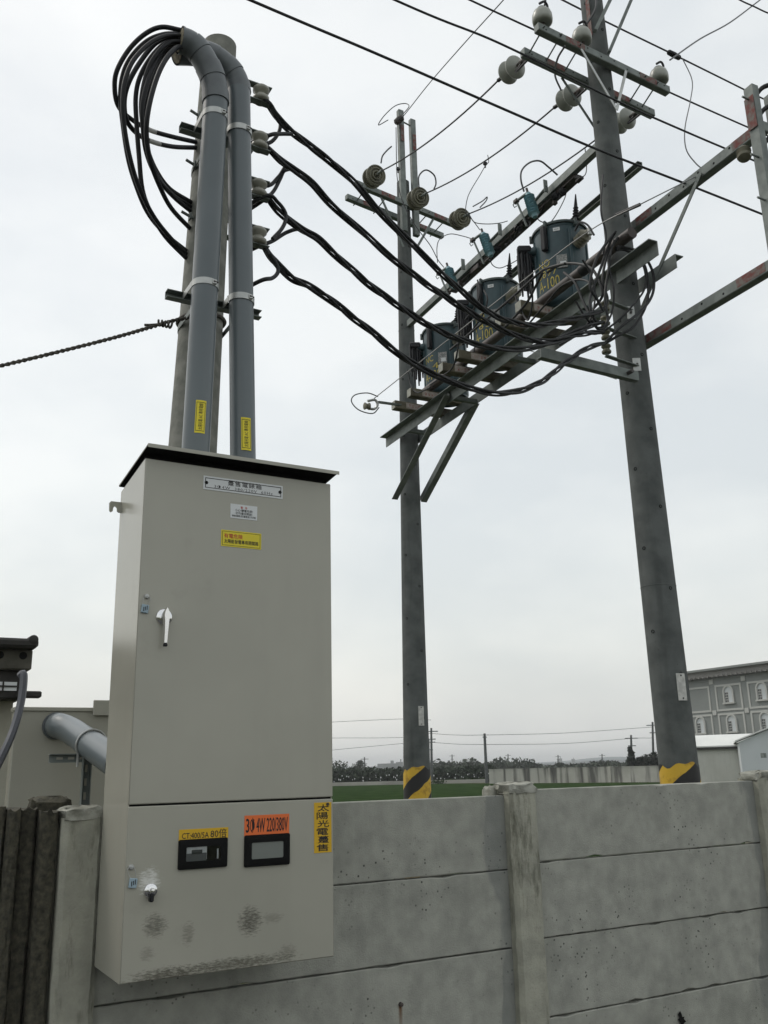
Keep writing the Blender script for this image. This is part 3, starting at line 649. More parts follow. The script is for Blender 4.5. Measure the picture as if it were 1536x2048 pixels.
def pipe_sticker(root, base, top, x0, y0, x1, y1, Yp):
    a = PY(x0, y0, Yp-RC); b = PY(x1, y1, Yp-RC); zc = (a.z+b.z)/2; h = abs(a.z-b.z); t = (zc-base.z)/(top.z-base.z); c = base+(top-base)*t; R = RC+.0012
    cam_ph = atan2(-c.y, -c.x); off = math.asin(max(-.95, min(.95, ((a.x+b.x)/2-c.x)/R*.97))); ph = -pi/2+off; wd = .052
    ax_ = (top-base).normalized(); q = MB(); n = 8; vs = []
    for i in range(n+1):
        for zz in (-h/2, h/2): an = ph+(i/n-.5)*wd/R; cc = c+ax_*zz; vs.append((cc.x+cos(an)*R, cc.y+sin(an)*R, zc+zz))
    q.add(vs, [(2*i, 2*i+2, 2*i+3, 2*i+1) for i in range(n)]); o = mk('yellow_label', q, M['yellow'], root, 50, 'yellow label with upright black lettering')
    q = MB(); R2 = R+.0006; vs = []; fs = []
    for (dz0, dz1, w0, w1) in ((-.44, -.425, -.40, .40), (.425, .44, -.40, .40), (-.44, .44, -.42, -.385), (-.44, .44, .385, .42)):
        b0 = len(vs)
        for i in range(5):
            for zz in (dz0*h, dz1*h): an = ph+(w0+(w1-w0)*i/4)*wd/R; cc = c+ax_*zz; vs.append((cc.x+cos(an)*R2, cc.y+sin(an)*R2, zc+zz))
        fs += [(b0+2*i, b0+2*i+2, b0+2*i+3, b0+2*i+1) for i in range(4)]
    q.add(vs, fs); mk('printed_border', q, M['ink'], o, 0)
    # lettering read upwards: build flat then wrap
    cu = bpy.data.curves.new('l', 'FONT'); cu.body = '太陽光電 AC 專用電線'; cu.resolution_u = 2
    ob = bpy.data.objects.new('l', cu); col.objects.link(ob); me = bpy.data.meshes.new_from_object(ob.evaluated_get(bpy.context.evaluated_depsgraph_get()))
    vs = [v.co.copy() for v in me.vertices]; fs = [tuple(p.vertices) for p in me.polygons]; bpy.data.objects.remove(ob); bpy.data.curves.remove(cu); bpy.data.meshes.remove(me)
    x0_ = min(v.x for v in vs); x1_ = max(v.x for v in vs); y0_ = min(v.y for v in vs); y1_ = max(v.y for v in vs); q = MB(); pv = []
    for v in vs:
        zz = ((v.x-x0_)/(x1_-x0_)-.5)*h*.8; ww = -((v.y-y0_)/(y1_-y0_)-.5)*wd*.40; an = ph+ww/R; cc = c+ax_*zz; pv.append((cc.x+cos(an)*R2, cc.y+sin(an)*R2, zc+zz))
    q.add(pv, fs); mk('lettering', q, M['ink'], o, 0)
pipe_sticker(con1, b1, t1, 389, 798, 413, 868, YC1); pipe_sticker(con2, b2, t2, 481, 833, 504, 902, YC2)
def channel(mb, p0, p1, w_, h_, t_, open_dir, up):
    """C profile: open towards open_dir"""
    od = V(open_dir); u_ = V(up)
    pr = [(-h_/2, 0), (-h_/2, w_), (-h_/2+t_, w_), (-h_/2+t_, t_), (h_/2-t_, t_), (h_/2-t_, w_), (h_/2, w_), (h_/2, 0)]
    return mb.prism([(p[0], p[1]) for p in pr], p0, p1, u_, od)
def clamp(par, base, top, z, R, Ys):
    t = (z-base.z)/(top.z-base.z); c = base+(top-base)*t; q = MB(); n = 26; vs = []; fs = []
    for i in range(n+1):
        an = pi*1.02*i/n+pi*.99+.0
        for (rr, zz) in ((R+.0005, -.017), (R+.003, -.017), (R+.003, .017), (R+.0005, .017)): vs.append((c.x+cos(an)*rr, c.y+sin(an)*rr, z+zz))
    for i in range(n):
        for k in range(4): fs.append((i*4+k, i*4+(k+1) % 4, (i+1)*4+(k+1) % 4, (i+1)*4+k))
    fs += [(0, 1, 2, 3), (n*4+3, n*4+2, n*4+1, n*4)]
    q.add(vs, fs); o = mk('clamp_band', q, M['steel_light'], par, 40)
    for s in (-1, 1):
        q = MB(); q.box((c.x+s*(R+.002), (c.y+Ys)/2+.004, z), (.003, abs(Ys-c.y), .034)); mk('clamp_leg', q, M['steel_light'], o, 0)
    q = MB(); q.box((c.x+R*.42, c.y-R*.94, z), (.022, .022, .026), None, .003); mk('clamp_lug', q, M['steel_light'], o, 0)
    q = MB(); q.tube([(c.x+R*.30, c.y-R*1.03-.004, z), (c.x+R*.68, c.y-R*.95-.004, z)], .005, 8); mk('clamp_bolt', q, M['darkpipe'], o)
def strut(x0, y0, x1, y1, label, zz):
    a = PY(x0, y0, 4.25); b = PY(x1, y1, 4.25); z = (a.z+b.z)/2-zz; root = thing('strut_channel', label, 'bracket', ((a.x+b.x)/2, 4.28, z))
    q = MB(); channel(q, (a.x, 4.275, z), (b.x, 4.275, z), .045, .042, .004, -Y_, Z_); mk('channel', q, M['steel'], root, 0)
    q = MB(); c = ax0(z); n = 20; vs = []; fs = []
    for i in range(n+1):
        an = pi*i/n
        for (rr, dz) in ((r0(z)+.001, -.015), (r0(z)+.005, -.015), (r0(z)+.005, .015), (r0(z)+.001, .015)): vs.append((c.x+cos(an)*rr, c.y+sin(an)*rr, z+dz))
    for i in range(n):
        for k in range(4): fs.append((i*4+k, i*4+(k+1) % 4, (i+1)*4+(k+1) % 4, (i+1)*4+k))
    fs += [(0, 1, 2, 3), (n*4+3, n*4+2, n*4+1, n*4)]
    q.add(vs, fs); mk('pole_strap', q, M['steel'], root, 40)
    for sx in (-1, 1):
        q = MB(); q.box((c.x+sx*(r0(z)+.003), (4.275+c.y)/2, z), (.005, c.y-4.275, .03)); mk('strap_leg', q, M['steel'], root, 0)
    for (bb, tt, pl) in ((b1, t1, con1), (b2, t2, con2)): clamp(root, bb, tt, z, RC, 4.235)
strut(333, 581, 521, 620, 'lower steel strut channel clamping both conduits to the slim pole', .025)
strut(361, 243, 505, 268, 'upper steel strut channel clamping both conduits below their bends', .07)

# ---- looping cables out of the conduit mouths
def z1p(x, y): return 200+x/3.072, 20+y/3.072
LOOPS = [
 ('outermost black cable looping widest left from the conduit mouth, taped white', [(500, 125), (380, 105), (280, 145), (180, 240), (105, 370), (90, 480), (112, 590), (185, 665), (300, 735), (430, 775), (590, 812)], .013, 8),
 ('black looping cable hanging just inside the widest loop, ending low on the pole', [(505, 150), (400, 148), (290, 190), (190, 290), (140, 400), (125, 540), (140, 700), (170, 900), (215, 1060), (290, 1240), (395, 1370), (530, 1480)], .013, None),
 ('second white taped black cable reaching the slim pole below its twin', [(505, 170), (420, 165), (330, 215), (240, 330), (175, 450), (150, 560), (165, 680), (235, 765), (330, 812), (450, 840), (590, 846)], .013, 8),
 ('black looping cable whose tail is the lowest at the slim pole', [(510, 190), (430, 185), (330, 270), (250, 400), (220, 530), (225, 700), (240, 900), (260, 1100), (310, 1240), (400, 1390), (530, 1525)], .013, None),
 ('black looping cable whose tail meets the pole highest of the untaped ones', [(515, 200), (430, 200), (350, 270), (290, 380), (255, 550), (262, 700), (290, 850), (345, 985), (430, 1100), (560, 1182)], .013, None),
 ('black looping cable second from the inside of the bunch', [(515, 215), (450, 215), (385, 290), (325, 430), (280, 600), (272, 750), (300, 900), (370, 1050), (455, 1150), (560, 1238)], .013, None),
 ('black looping cable with the widest low belly, between the two lowest tails', [(505, 160), (410, 158), (305, 205), (205, 310), (155, 430), (140, 560), (150, 720), (185, 910), (240, 1090), (325, 1260), (420, 1385), (530, 1500)], .012, None),
 ('black looping cable hugging the inner side of the bunch', [(512, 205), (445, 205), (368, 280), (305, 405), (262, 570), (262, 720), (285, 880), (345, 1020), (440, 1130), (560, 1210)], .012, None),
 ('innermost black looping cable passing behind the step bolt', [(515, 230), (465, 235), (400, 310), (345, 430), (300, 600), (285, 760), (310, 930), (370, 1090), (440, 1220), (555, 1345)], .013, None)]
for i, (lab, pts, r, tp) in enumerate(LOOPS):
    k = len(pts); P = []
    y0, y1 = (YC1 if i % 2 == 0 else YC2+.02), 4.56
    for j, (a, b) in enumerate(pts):
        t = j/(k-1); P.append(PY(*z1p(a, b), y0-.03*sin(pi*t)*(i-3)+(y1-y0)*t*t))
    if tp: root = thing('looping_cable', lab, 'cable', P[-1], 'cables looping from the conduits'); q = MB(); q.tube(crv(P, 6), r, 10); mk('cable', q, M['black'], root, 50); C = crv(P, 6); q = MB(); q.tube(C[tp*6-2:tp*6+3], r*1.07, 10); mk('white_tape', q, M['tape'], root, 50)
    else: q = MB(); q.tube(crv(P, 6), r, 10); tag(mk('looping_cable', q, M['black'], None, 50), lab, 'cable', 'cables looping from the conduits')

# ---- spool rack on the slim pole
SP = [PY(522, 190, 4.55), PY(519, 284, 4.55), PY(517, 379, 4.55), PY(516, 474, 4.55)]
ordn = ('topmost', 'second from the top', 'third from the top', 'lowest')
for i, S in enumerate(SP):
    root = thing('spool_insulator', 'porcelain spool in a steel fork, %s on the slim pole' % ordn[i], 'insulator', S-V((0, 0, .06)), 'spools on the slim pole')
    q = MB(); q.lathe([(.014, -.052), (.042, -.052), (.052, -.042), (.052, -.024), (.036, -.01), (.030, 0), (.036, .01), (.052, .024), (.052, .042), (.042, .052), (.014, .052)], S, Z_, 20); mk('spool', q, M['porc_mid'], root, 50)
    px = ax0(S.z).x
    for s in (-1, 1): 
        q = MB(); q.box(((S.x+px)/2+.02, 4.55, S.z+s*.058), (S.x-px+.09, .05, .006)); mk('fork_arm', q, M['steel'], root, 0)
    q = MB(); q.tube([S-V((0, 0, .065)), S+V((0, 0, .065))], .008, 8); mk('pin', q, M['steel'], root)

# ---- service cables from the slim pole to the near pole
RA = V((SP[0].x, 4.55, 0)); RB = V((5.70, 5.50, 0))
def pv(x, y, o=0): return PV(x, y, (RA.x, RA.y+o), (RB.x, RB.y+o))
MAIN = [
 ([(521, 183), (540, 214), (558, 240), (584, 264), (623, 295), (660, 322), (712, 369), (764, 428), (816, 481), (858, 522), (905, 567), (969, 619), (1014, 641), (1067, 651), (1120, 643), (1170, 632), (1205, 622)], 'topmost twisted black service cable sagging from the slim pole to the near pole'),
 ([(519, 277), (540, 300), (562, 322), (587, 340), (623, 366), (662, 408), (722, 461), (764, 499), (816, 541), (855, 570), (931, 619), (991, 653), (1044, 675), (1101, 683), (1142, 668), (1180, 652), (1206, 644)], 'second twisted black service cable from the top'),
 ([(517, 372), (538, 400), (560, 425), (604, 460), (636, 478), (669, 508), (700, 536), (746, 575), (780, 600), (837, 638), (893, 668), (961, 691), (1025, 699), (1082, 691), (1139, 674), (1180, 666), (1208, 664)], 'third twisted black service cable from the top'),
 ([(516, 467), (532, 500), (548, 523), (584, 556), (617, 572), (656, 596), (700, 631), (732, 655), (784, 697), (829, 729), (893, 759), (950, 780), (999, 787), (1044, 780), (1090, 759), (1127, 729), (1173, 697), (1210, 686)], 'lowest twisted black service cable, sagging under the transformers')]
for i, (pts, lab) in enumerate(MAIN):
    C = crv([pv(*p) for p in pts], 8); root = thing('service_cable', lab, 'cable', C[0], 'twisted service cables')
    L = [0]
    for a, b in zip(C, C[1:]): L.append(L[-1]+(b-a).length)
    for k in range(3):
        q = MB(); P = []
        for j, p in enumerate(C):
            t = (C[min(j+1, len(C)-1)]-C[max(j-1, 0)]).normalized(); _, a, b = frame(t); an = 2*pi*L[j]/1.15+k*2.1+i+1.1*sin(L[j]*2.3+i*1.7); rr = .0155*min(1, L[j]/.25+.25)*min(1, (L[-1]-L[j])/.3+.3); P.append(p+a*(cos(an)*rr)+b*(sin(an)*rr))
        q.tube(P, .0112 if k else .009, 8); mk('strand', q, M['cable'], root, 50)
# jumpers joining each spool's cable from behind the pole
JUMP = [[(480, 240), (520, 283), (540, 285), (556, 268), (561, 248), (556, 232)], [(480, 330), (530, 372), (556, 355), (570, 335), (580, 332), (600, 346)],
        [(480, 420), (520, 405), (545, 385), (560, 358), (568, 342), (584, 337)], [(480, 500), (512, 495), (545, 482), (575, 464), (604, 459), (640, 480)]]
JUMP2 = [[(500, 170), (530, 200), (552, 226), (560, 235)], [(480, 270), (535, 272), (560, 268), (584, 268)], [(480, 402), (530, 392), (556, 405), (572, 430), (565, 455), (545, 478)], [(480, 566), (520, 562), (545, 556), (556, 543), (552, 527), (540, 508)]]
for i in range(4):
    for grp, nm in ((JUMP, 'long'), (JUMP2, 'short')):
        P = [pv(*p, .05 if nm == 'long' else -.03) for p in grp[i]]
        P[0] = V((P[0].x, 4.68, P[0].z))
        q = MB(); q.tube(crv(P, 6), .0125, 8); tag(mk('jumper_cable', q, M['cable'], None, 50), '%s black jumper bending round the slim pole to the %s service cable' % (nm, ('topmost', 'second', 'third', 'lowest')[i]), 'cable', 'jumpers at the slim pole')
# rope
q0 = [PY(0, 732, 4.44), PY(120, 703, 4.44), PY(230, 675, 4.42), PY(300, 655, 4.44), PY(345, 642, 4.45), PY(385, 634, 4.45)]
q0.insert(0, PY(-160, 768, 4.45))
root = thing('guy_rope', 'twisted brown rope tied round the slim pole, running out left', 'rope', q0[-1])
for k in range(2):
    C = crv(q0, 24); P = []; s = 0
    for j, p in enumerate(C):
        t = (C[min(j+1, len(C)-1)]-C[max(j-1, 0)]).normalized(); _, a, b = frame(t); s += (C[j]-C[j-1]).length if j else 0; an = s*2*pi/.055+k*pi; P.append(p+a*(cos(an)*.0055)+b*(sin(an)*.0055))
    q = MB(); q.tube(P, .0062, 6); mk('strand', q, M['rope'], root, 50)
kn = PY(330, 648, 4.445); q = MB(); C = []
for j in range(40): an = j*.62; C.append(kn+V((-.035+.0018*j, sin(an)*.014, cos(an)*.016)))
q.tube(C, .006, 6); mk('knot', q, M['rope'], root, 50)
q = MB(); q.tube([kn, PY(300, 650, 4.445), PY(289, 650, 4.445)], .007, 6); mk('loose_end', q, M['rope'], root, 50)
q = MB(); zc = PY(440, 640, 4.5).z; C = []
for j in range(41): an = 2*pi*j/40; c = ax0(zc); rr = r0(zc)+.009; C.append(V((c.x+cos(an)*rr, c.y+sin(an)*rr, zc+.012*cos(an))))
q.tube(C, .0105, 6); mk('loop', q, M['rope'], root, 50)

# ================================================================== H-FRAME: PLATFORM
ZP = 5.985
plat = thing('transformer_platform', 'steel platform of two long beams and braces spanning the two big poles', 'platform', HP(2.3, 0, 5.0))
def lprof(w_, h_, t_): return [(0, 0), (w_, 0), (w_, t_), (t_, t_), (t_, h_), (0, h_)]
def chan(sx): return [(0, -.075), (.06*sx, -.075), (.06*sx, -.067), (.008*sx, -.067), (.008*sx, .067), (.06*sx, .067), (.06*sx, .075), (0, .075)]
q = MB(); q.prism(lprof(-.1, -.12, -.01) and [(0, .07), (-.10, .07), (-.10, .06), (-.01, .06), (-.01, -.07), (0, -.07)], HP(4.86, -.165, ZP), HP(-.60, -.145, ZP), HV, Z_); mk('long_beam', q, M['steel'], plat, 0)
q = MB(); q.prism([(0, .07), (.10, .07), (.10, .06), (.01, .06), (.01, -.07), (0, -.07)], HP(4.75, .165, ZP), HP(-.50, .15, ZP), HV, Z_); mk('long_beam', q, M['steel'], plat, 0)
def brace(p0, p1, w_=.075, t_=.009, name='brace', par=None, sd=1, mt='steel'):
    p0 = V(p0); p1 = V(p1); a = (p1-p0).normalized(); b = a.cross(Z_).normalized(); c = b.cross(a)
    q = MB(); q.prism([(0, 0), (w_, 0), (w_, t_), (t_, t_), (t_, w_), (0, w_)], p0, p1, b*sd, c); return mk(name, q, M[mt], par, 0)
brace(HP(3.02, -.19, 5.97), HP(4.50, -.20, 5.05), .085, .009, 'brace', plat, -1)
brace(HP(3.10, .19, 5.97), HP(4.56, .19, 5.08), .085, .009, 'brace', plat, 1)
brace(HP(1.55, -.19, 5.97), HP(.05, -.20, 4.98), .01, .009, 'brace', plat, -1)
for s in (.6, 1.75, 3.0, 4.2):
    q = MB(); q.bar(HP(s, -.16, ZP-.045), HP(s, .16, ZP-.045), .05, .05); mk('cross_tie', q, M['steel'], plat, 0)
arm = thing('steel_side_arm', 'pale steel angle arm reaching left from the near pole under the cables', 'bracket', (5.1, 5.45, 4.9))
a_, b_ = PY(1082, 706, 5.46), PY(1247, 741, 5.46); q = MB(); q.prism([(0, -.045), (.06, -.045), (.06, -.037), (.008, -.037), (.008, .045), (0, .045)], V((a_.x, 5.46, 4.92)), V((b_.x+.18, 5.46, 4.92)), Y_, Z_); mk('angle', q, M['steel_lt2'] if 'steel_lt2' in M else M['steel'], arm, 0)
q = MB(); q.tube([(b_.x+.05, 5.40, 4.92), (b_.x+.05, 5.56, 4.92)], .018, 8); mk('bolt', q, M['darkpipe'], arm)
# timbers
SLP = [(.99, 'nearest the thick pole'), (1.37, 'second from the thick pole'), (2.24, 'third from the thick pole'), (2.61, 'fourth from the thick pole'), (3.42, 'fifth from the thick pole'), (3.86, 'farthest from the thick pole, by the far pole')]
for i, (s, lab) in enumerate(SLP):
    zc = ZP+.07+.055; root = thing('timber_sleeper', 'timber sleeper across the platform, '+lab, 'timber', HP(s, 0, ZP+.07), 'sleepers under the transformers')
    q = MB(); q.box(HP(s, -.10, zc), (.90, .105, .108), (HV, HU, Z_), .006); mk('beam', q, M['wood'], root, 30)
    q = MB(); q.box(HP(s, -.551, zc), (.004, .098, .1), (HV, HU, Z_)); mk('sawn_end', q, M['wood_end'], root, 0)
    q = MB(); q.box(HP(s-.0545, -.28, zc), (.22, .003, .075), (HV, HU, Z_)); o = mk('placard', q, M['placard'], root, 0)
    for k in range(4):
        q = MB(); q.box(HP(s-.057, -.34+.045*k, zc+random.uniform(-.008, .008)), (.010+.016*random.random(), .002, .018+.026*random.random()), (HV, HU, Z_)); mk('red_character', q, M['redfade'], o, 0)
# pipe
root = thing('dark_pipe', 'long dark jointed pipe lying along the sleepers in front of the transformers', 'pipe', HP(1.6, -.42, ZP+.18))
zq = ZP+.07+.11+.053
for (s0, s1, r) in ((-.42, .25, .054), (.25, 1.15, .052), (1.15, 2.3, .051), (2.3, 3.55, .05)):
    q = MB(); q.tube([HP(s0, -.255, zq), HP(s1, -.255, zq)], r, 14); mk('pipe_length', q, M['darkpipe'], root, 50)
for s in (.25, 1.15, 2.3):
    q = MB(); q.tube([HP(s-.06, -.255, zq), HP(s+.06, -.255, zq)], .060, 14); mk('coupling', q, M['black'], root, 50)
# transformers
def transformer(s, label, nums, lid_lab):
    z0 = ZP+.07+.11+.002; c = HP(s, .085, z0); R = .278; H = .93
    root = thing('transformer', label, 'transformer', c, 'drum transformers on the platform')
    q = MB(); q.lathe([(.26, 0), (.26, .02), (R-.01, .03), (R, .05), (R, H-.03), (R+.004, H-.03), (R+.004, H)], c, Z_, 40); mk('tank', q, M['teal'], root, 40)
    q = MB(); q.lathe([(R+.024, H-.004), (R+.024, H+.018), (R+.012, H+.030), (R*.6, H+.055), (.0, H+.06)], c, Z_, 40); lid = mk('lid', q, M['teal_lid'], root, 40)
    for ph in (200, 262, 320, 20, 80, 140):
        d = V((cos(radians(ph)), sin(radians(ph)), 0)); t = V((-d.y, d.x, 0)); q = MB(); q.box(c+d*(R+.022)+V((0, 0, H)), (.03, .05, .085), (t, d, Z_), .006); mk('lid_clamp', q, M['teal_lid'], lid, 0)
    for ph in (150, 250, 300):
        d = V((cos(radians(ph)), sin(radians(ph)), 0)); t = V((-d.y, d.x, 0)); q = MB(); q.box(c+d*(R+.004)+V((0, 0, .46)), (.035, .02, .8), (t, d, Z_), .006); mk('tank_rib', q, M['teal'], root, 0)
    d = V((cos(radians(228)), sin(radians(228)), 0)); t = V((-d.y, d.x, 0))
    q = MB(); q.box(c+d*(R+.008)+V((0, 0, .47)), (.11, .012, .15), (t, d, Z_)); n_ = mk('name_plate', q, M['plate'], root, 0)
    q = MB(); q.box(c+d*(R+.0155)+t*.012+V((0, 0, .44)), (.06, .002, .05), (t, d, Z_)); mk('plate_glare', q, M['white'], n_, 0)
    d2 = V((cos(radians(222)), sin(radians(222)), 0)); t2_ = V((-d2.y, d2.x, 0)); q = MB(); q.box(c+d2*(R+.004)+V((0, 0, H-.075)), (.07, .003, .04), (t2_, d2, Z_)); o = mk('white_tag', q, M['white'], root, 0)
    text('lettering', nums[2], M['ink'], o, c+d2*(R+.0062)+V((0, 0, H-.075)), t2_, Z_, width=.045, height=.015)
    text('tank_lettering', nums[0], M['tanknum'], root, c+V((0, 0, .50)), X_, Z_, width=.15, height=.085, bend=(c, R+.003, radians(186)))
    text('tank_lettering', nums[1], M['tanknum'], root, c+V((0, 0, .385)), X_, Z_, width=.235, height=.08, bend=(c, R+.003, radians(192)), space=1.2)
    text('tank_lettering', nums[3], M['tanknum'], root, c+V((0, 0, .265)), X_, Z_, width=.27, height=.125, bend=(c, R+.003, radians(193)))
    # low-voltage covers: combs of black leads on the left
    for k, (ph, dz) in enumerate(((152, .02), (138, -.02), (124, -.07))):
        d = V((cos(radians(ph)), sin(radians(ph)), 0)); t = V((-d.y, d.x, 0)); b = c+d*(R)+V((0, 0, H-.2+dz))
        q = MB(); q.lathe([(.05, 0), (.05, .03), (.035, .05), (.035, .09)], b, d, 14); bs = mk('bushing', q, M['teal'], root, 40)
        q = MB(); q.box(b+d*.12+V((0, 0, .02)), (.085, .15, .085), (t, d, Z_), .018); mk('bushing_cover', q, M['black'], bs, 40)
        for j in range(5):
            p = b+d*(.06+.03*j)+t*(.02*(j % 2)-.01); q = MB(); q.tube([p, p-V((0, 0, .12)), p-V((0, 0, .27+.05*(j % 3)))], [.017, .017, .010], 8); mk('lead', q, M['black'], bs, 50)
    d = V((cos(radians(196)), sin(radians(196)), 0)); t = V((-d.y, d.x, 0)); q = MB(); q.box(c+d*(R+.03)+V((0, 0, H-.16)), (.07, .06, .3), (t, d, Z_), .018); mk('bushing_cover', q, M['black'], root, 40)
    # porcelain bushing towards the near pole
    d = V((cos(radians(268)), sin(radians(268)), .25)).normalized(); b = c+V((cos(radians(268)), sin(radians(268)), 0))*(R-.01)+V((0, 0, H-.24))
    q = MB(); pr = [(.06, 0)]; 
    for j in range(4): pr += [(.045, .025+.035*j), (.075, .035+.035*j), (.05, .045+.035*j)]
    pr += [(.03, .18), (.03, .2)]; q.lathe(pr, b, d, 18); bs = mk('porcelain_bushing', q, M['porc_old'], root, 40)
    q = MB(); q.box(b+d*.215-V((0, 0, .02)), (.05, .03, .09), None, .008); mk('terminal', q, M['steel_light'], bs, 0)
    # high-voltage spike on the lid
    e = c+V((cos(radians(290))*.2, sin(radians(290))*.2, H+.03)); d = V((.05, -.05, 1)).normalized(); pr = [(.035, 0), (.035, .06)]
    for j in range(5): pr += [(.022, .08+.035*j), (.042-.003*j, .092+.035*j), (.022, .10+.035*j)]
    pr += [(.018, .28), (.006, .40)]; q = MB(); q.lathe(pr, e, d, 12); mk('spike_arrester', q, M['black'], root, 40)
    return c
T = [transformer(1.03, 'nearest drum transformer, lettered 5897, beside the thick pole', ('NO', '5897', 'AN41', 'A-100'), ''),
     transformer(2.32, 'middle drum transformer, lettered 183', ('NO', '183', 'AN42', 'A-100'), ''),
     transformer(3.56, 'farthest drum transformer beside the far pole', ('NC', '1 4', 'AN43', 'A-100'), '')]

# ---- switch beam with cutouts
ZB = 7.66
sb = thing('switch_beam', 'long steel beam carrying the blue insulators above the transformers', 'beam', HP(2.2, 0, ZB))
q = MB(); channel(q, HP(4.45, -.0, ZB), HP(.08, -.0, ZB), .07, .09, .008, HV, Z_); mk('channel', q, M['steel'], sb, 0)
q = MB(); q.bar(HP(3.3, .085, ZB-.055), HP(.65, .085, ZB-.055), .10, .05); mk('lower_flange', q, M['darkpipe'], sb, 0)
s_ = .62
while s_ < 3.35:
    q = MB(); z = ZB-.09-.03*random.random(); tp = random.random()
    if tp < .3: q.lathe([(.02, 0), (.045, .02), (.03, .04), (.045, .06), (.03, .08), (.02, .10)], HP(s_, .03, z-.04), V((random.uniform(-.6, .6), .5, .6)), 10); mk('ribbed_stud', q, M['black'], sb, 40)
    elif tp < .75: q.box(HP(s_, random.uniform(.0, .09), z), (.05+.16*random.random(), .05, .03+.06*random.random()), (HU, HV, Z_), .008); mk('clamp_block', q, M['darkpipe'], sb, 0)
    else: q.tube(crv([HP(s_-.08, .05, z+.02), HP(s_, .04, z-.05), HP(s_+.08, .05, z-.02)], 4), .011, 6); mk('lead', q, M['black'], sb, 50)
    s_ += random.uniform(.08, .28)
q = MB(); e_ = HX(1285, 331, .43); es = (e_-P2).dot(HU); channel(q, HP(4.4, .43, e_.z), HP(es, .43, e_.z), .06, .075, .007, -HV, Z_); tag(mk('support_beam', q, M['steel'], None, 0), 'second steel beam passing behind the transformer tops and past the near pole', 'beam')
def cutout(a, b, label):
    top = HX(*a, -.16); bot = HX(*b, -.12); d = (top-bot).normalized(); L = (top-bot).length
    root = thing('fuse_cutout', label, 'cutout', bot, 'blue fuse cutouts on the switch beam')
    pr = [(.03, 0), (.035, .03)]; n = 8
    for j in range(n): h = .03+(L-.06)*j/n; st = (L-.06)/n; pr += [(.04, h+st*.2), (.062, h+st*.5), (.04, h+st*.8)]
    pr += [(.035, L-.03), (.03, L)]
    q = MB(); q.lathe(pr, bot, d, 18); mk('insulator', q, M['polymer'], root, 40)
    # top arm and fuse tube towards the far pole
    e = top+HU*.20-HV*.02+V((0, 0, .02)); q = MB(); q.bar(top+V((0, 0, .01)), e, .032, .022, bev=.004); mk('top_arm', q, M['steel'], root, 0)
    g = bot+HU*.16+V((0, 0, -.02)); q = MB(); q.tube([e+V((0, 0, .02)), g], .012, 8); mk('fuse_tube', q, M['steel'], root, 50)
    q = MB(); q.box(e+V((0, 0, .0)), (.05, .07, .05), None, .01); mk('fuse_cap', q, M['darkpipe'], root, 0)
    q = MB(); q.tube([e+V((-.02, 0, -.03)), e+V((-.05, 0, -.06)), e+V((-.03, 0, -.09)), e+V((0, 0, -.06))], .006, 6); mk('pull_ring', q, M['steel'], root, 50)
    q = MB(); m_ = (top+bot)/2; q.box(HP((m_-P2).dot(HU)-.17, -.06, ZB+.02), (.010, .05, .15), (HU, HV, Z_)); mk('mount_plate', q, M['steel'], root, 0)
    q = MB(); q.bar(m_, HP((m_-P2).dot(HU)-.17, -.04, ZB+.02), .04, .012); mk('mount_arm', q, M['steel'], root, 0)
    q = MB(); q.tube([top, top+d*.07], .014, 8); mk('top_terminal', q, M['darkpipe'], root, 50)
    return top+d*.07, bot
CT = [cutout((1056, 387), (1070, 434), 'blue ribbed fuse cutout nearest the thick pole'), cutout((966, 467), (982, 512), 'middle blue ribbed fuse cutout on the beam'), cutout((896, 535), (909, 576), 'blue ribbed fuse cutout farthest along the beam')]

# ---- beams running towards the camera from the near pole
def sqbeam(name, label, s0, s1, o, z, par=None, marks=()):
    root = thing(name, label, 'beam', HP((s0+s1)/2, o, z-.05))
    q = MB(); q.bar(HP(s0, o, z), HP(s1, o, z), .09, .10, bev=.006); mk('square_tube', q, M['steel'], root, 0)
    for k in range(9):
        s = s0+(s1-s0)*(k+.6)/9.5; q = MB(); q.lathe([(.011, -.002), (.011, .0015), (.001, .002)], HP(s, o-.045, z+(.015 if k % 2 else -.012)), -HV, 8); mk('bolt_hole', q, M['gap'], root, 0)
    for (m0, m1) in marks:
        q = MB(); q.box(HP((m0+m1)/2, o-.0465, z+.005), (abs(m1-m0), .002, .08), (HU, HV, Z_)); mk('paint_mark', q, M['red'], root, 0)
    return root
ub = sqbeam('square_beam', 'upper square steel beam rising from behind the near pole to the steel mast', .12, -1.62, .17, 6.62, None, ((-.08, -.3), (-1.3, -1.6)))
lb = sqbeam('square_beam', 'lower square steel beam running out of frame right of the near pole', .12, -2.2, .17, 5.40, None, ((-.05, -.38), (-1.15, -1.45)))
q = MB(); a_ = HP(-.95, .11, 6.60); b_ = HP(.05, .17, 5.72); q.bar(a_, b_, .04, .01, HV, 0); tag(mk('flat_brace', q, M['steel'], None, 0), 'thin flat steel brace slanting from the upper square beam to the near pole', 'brace')
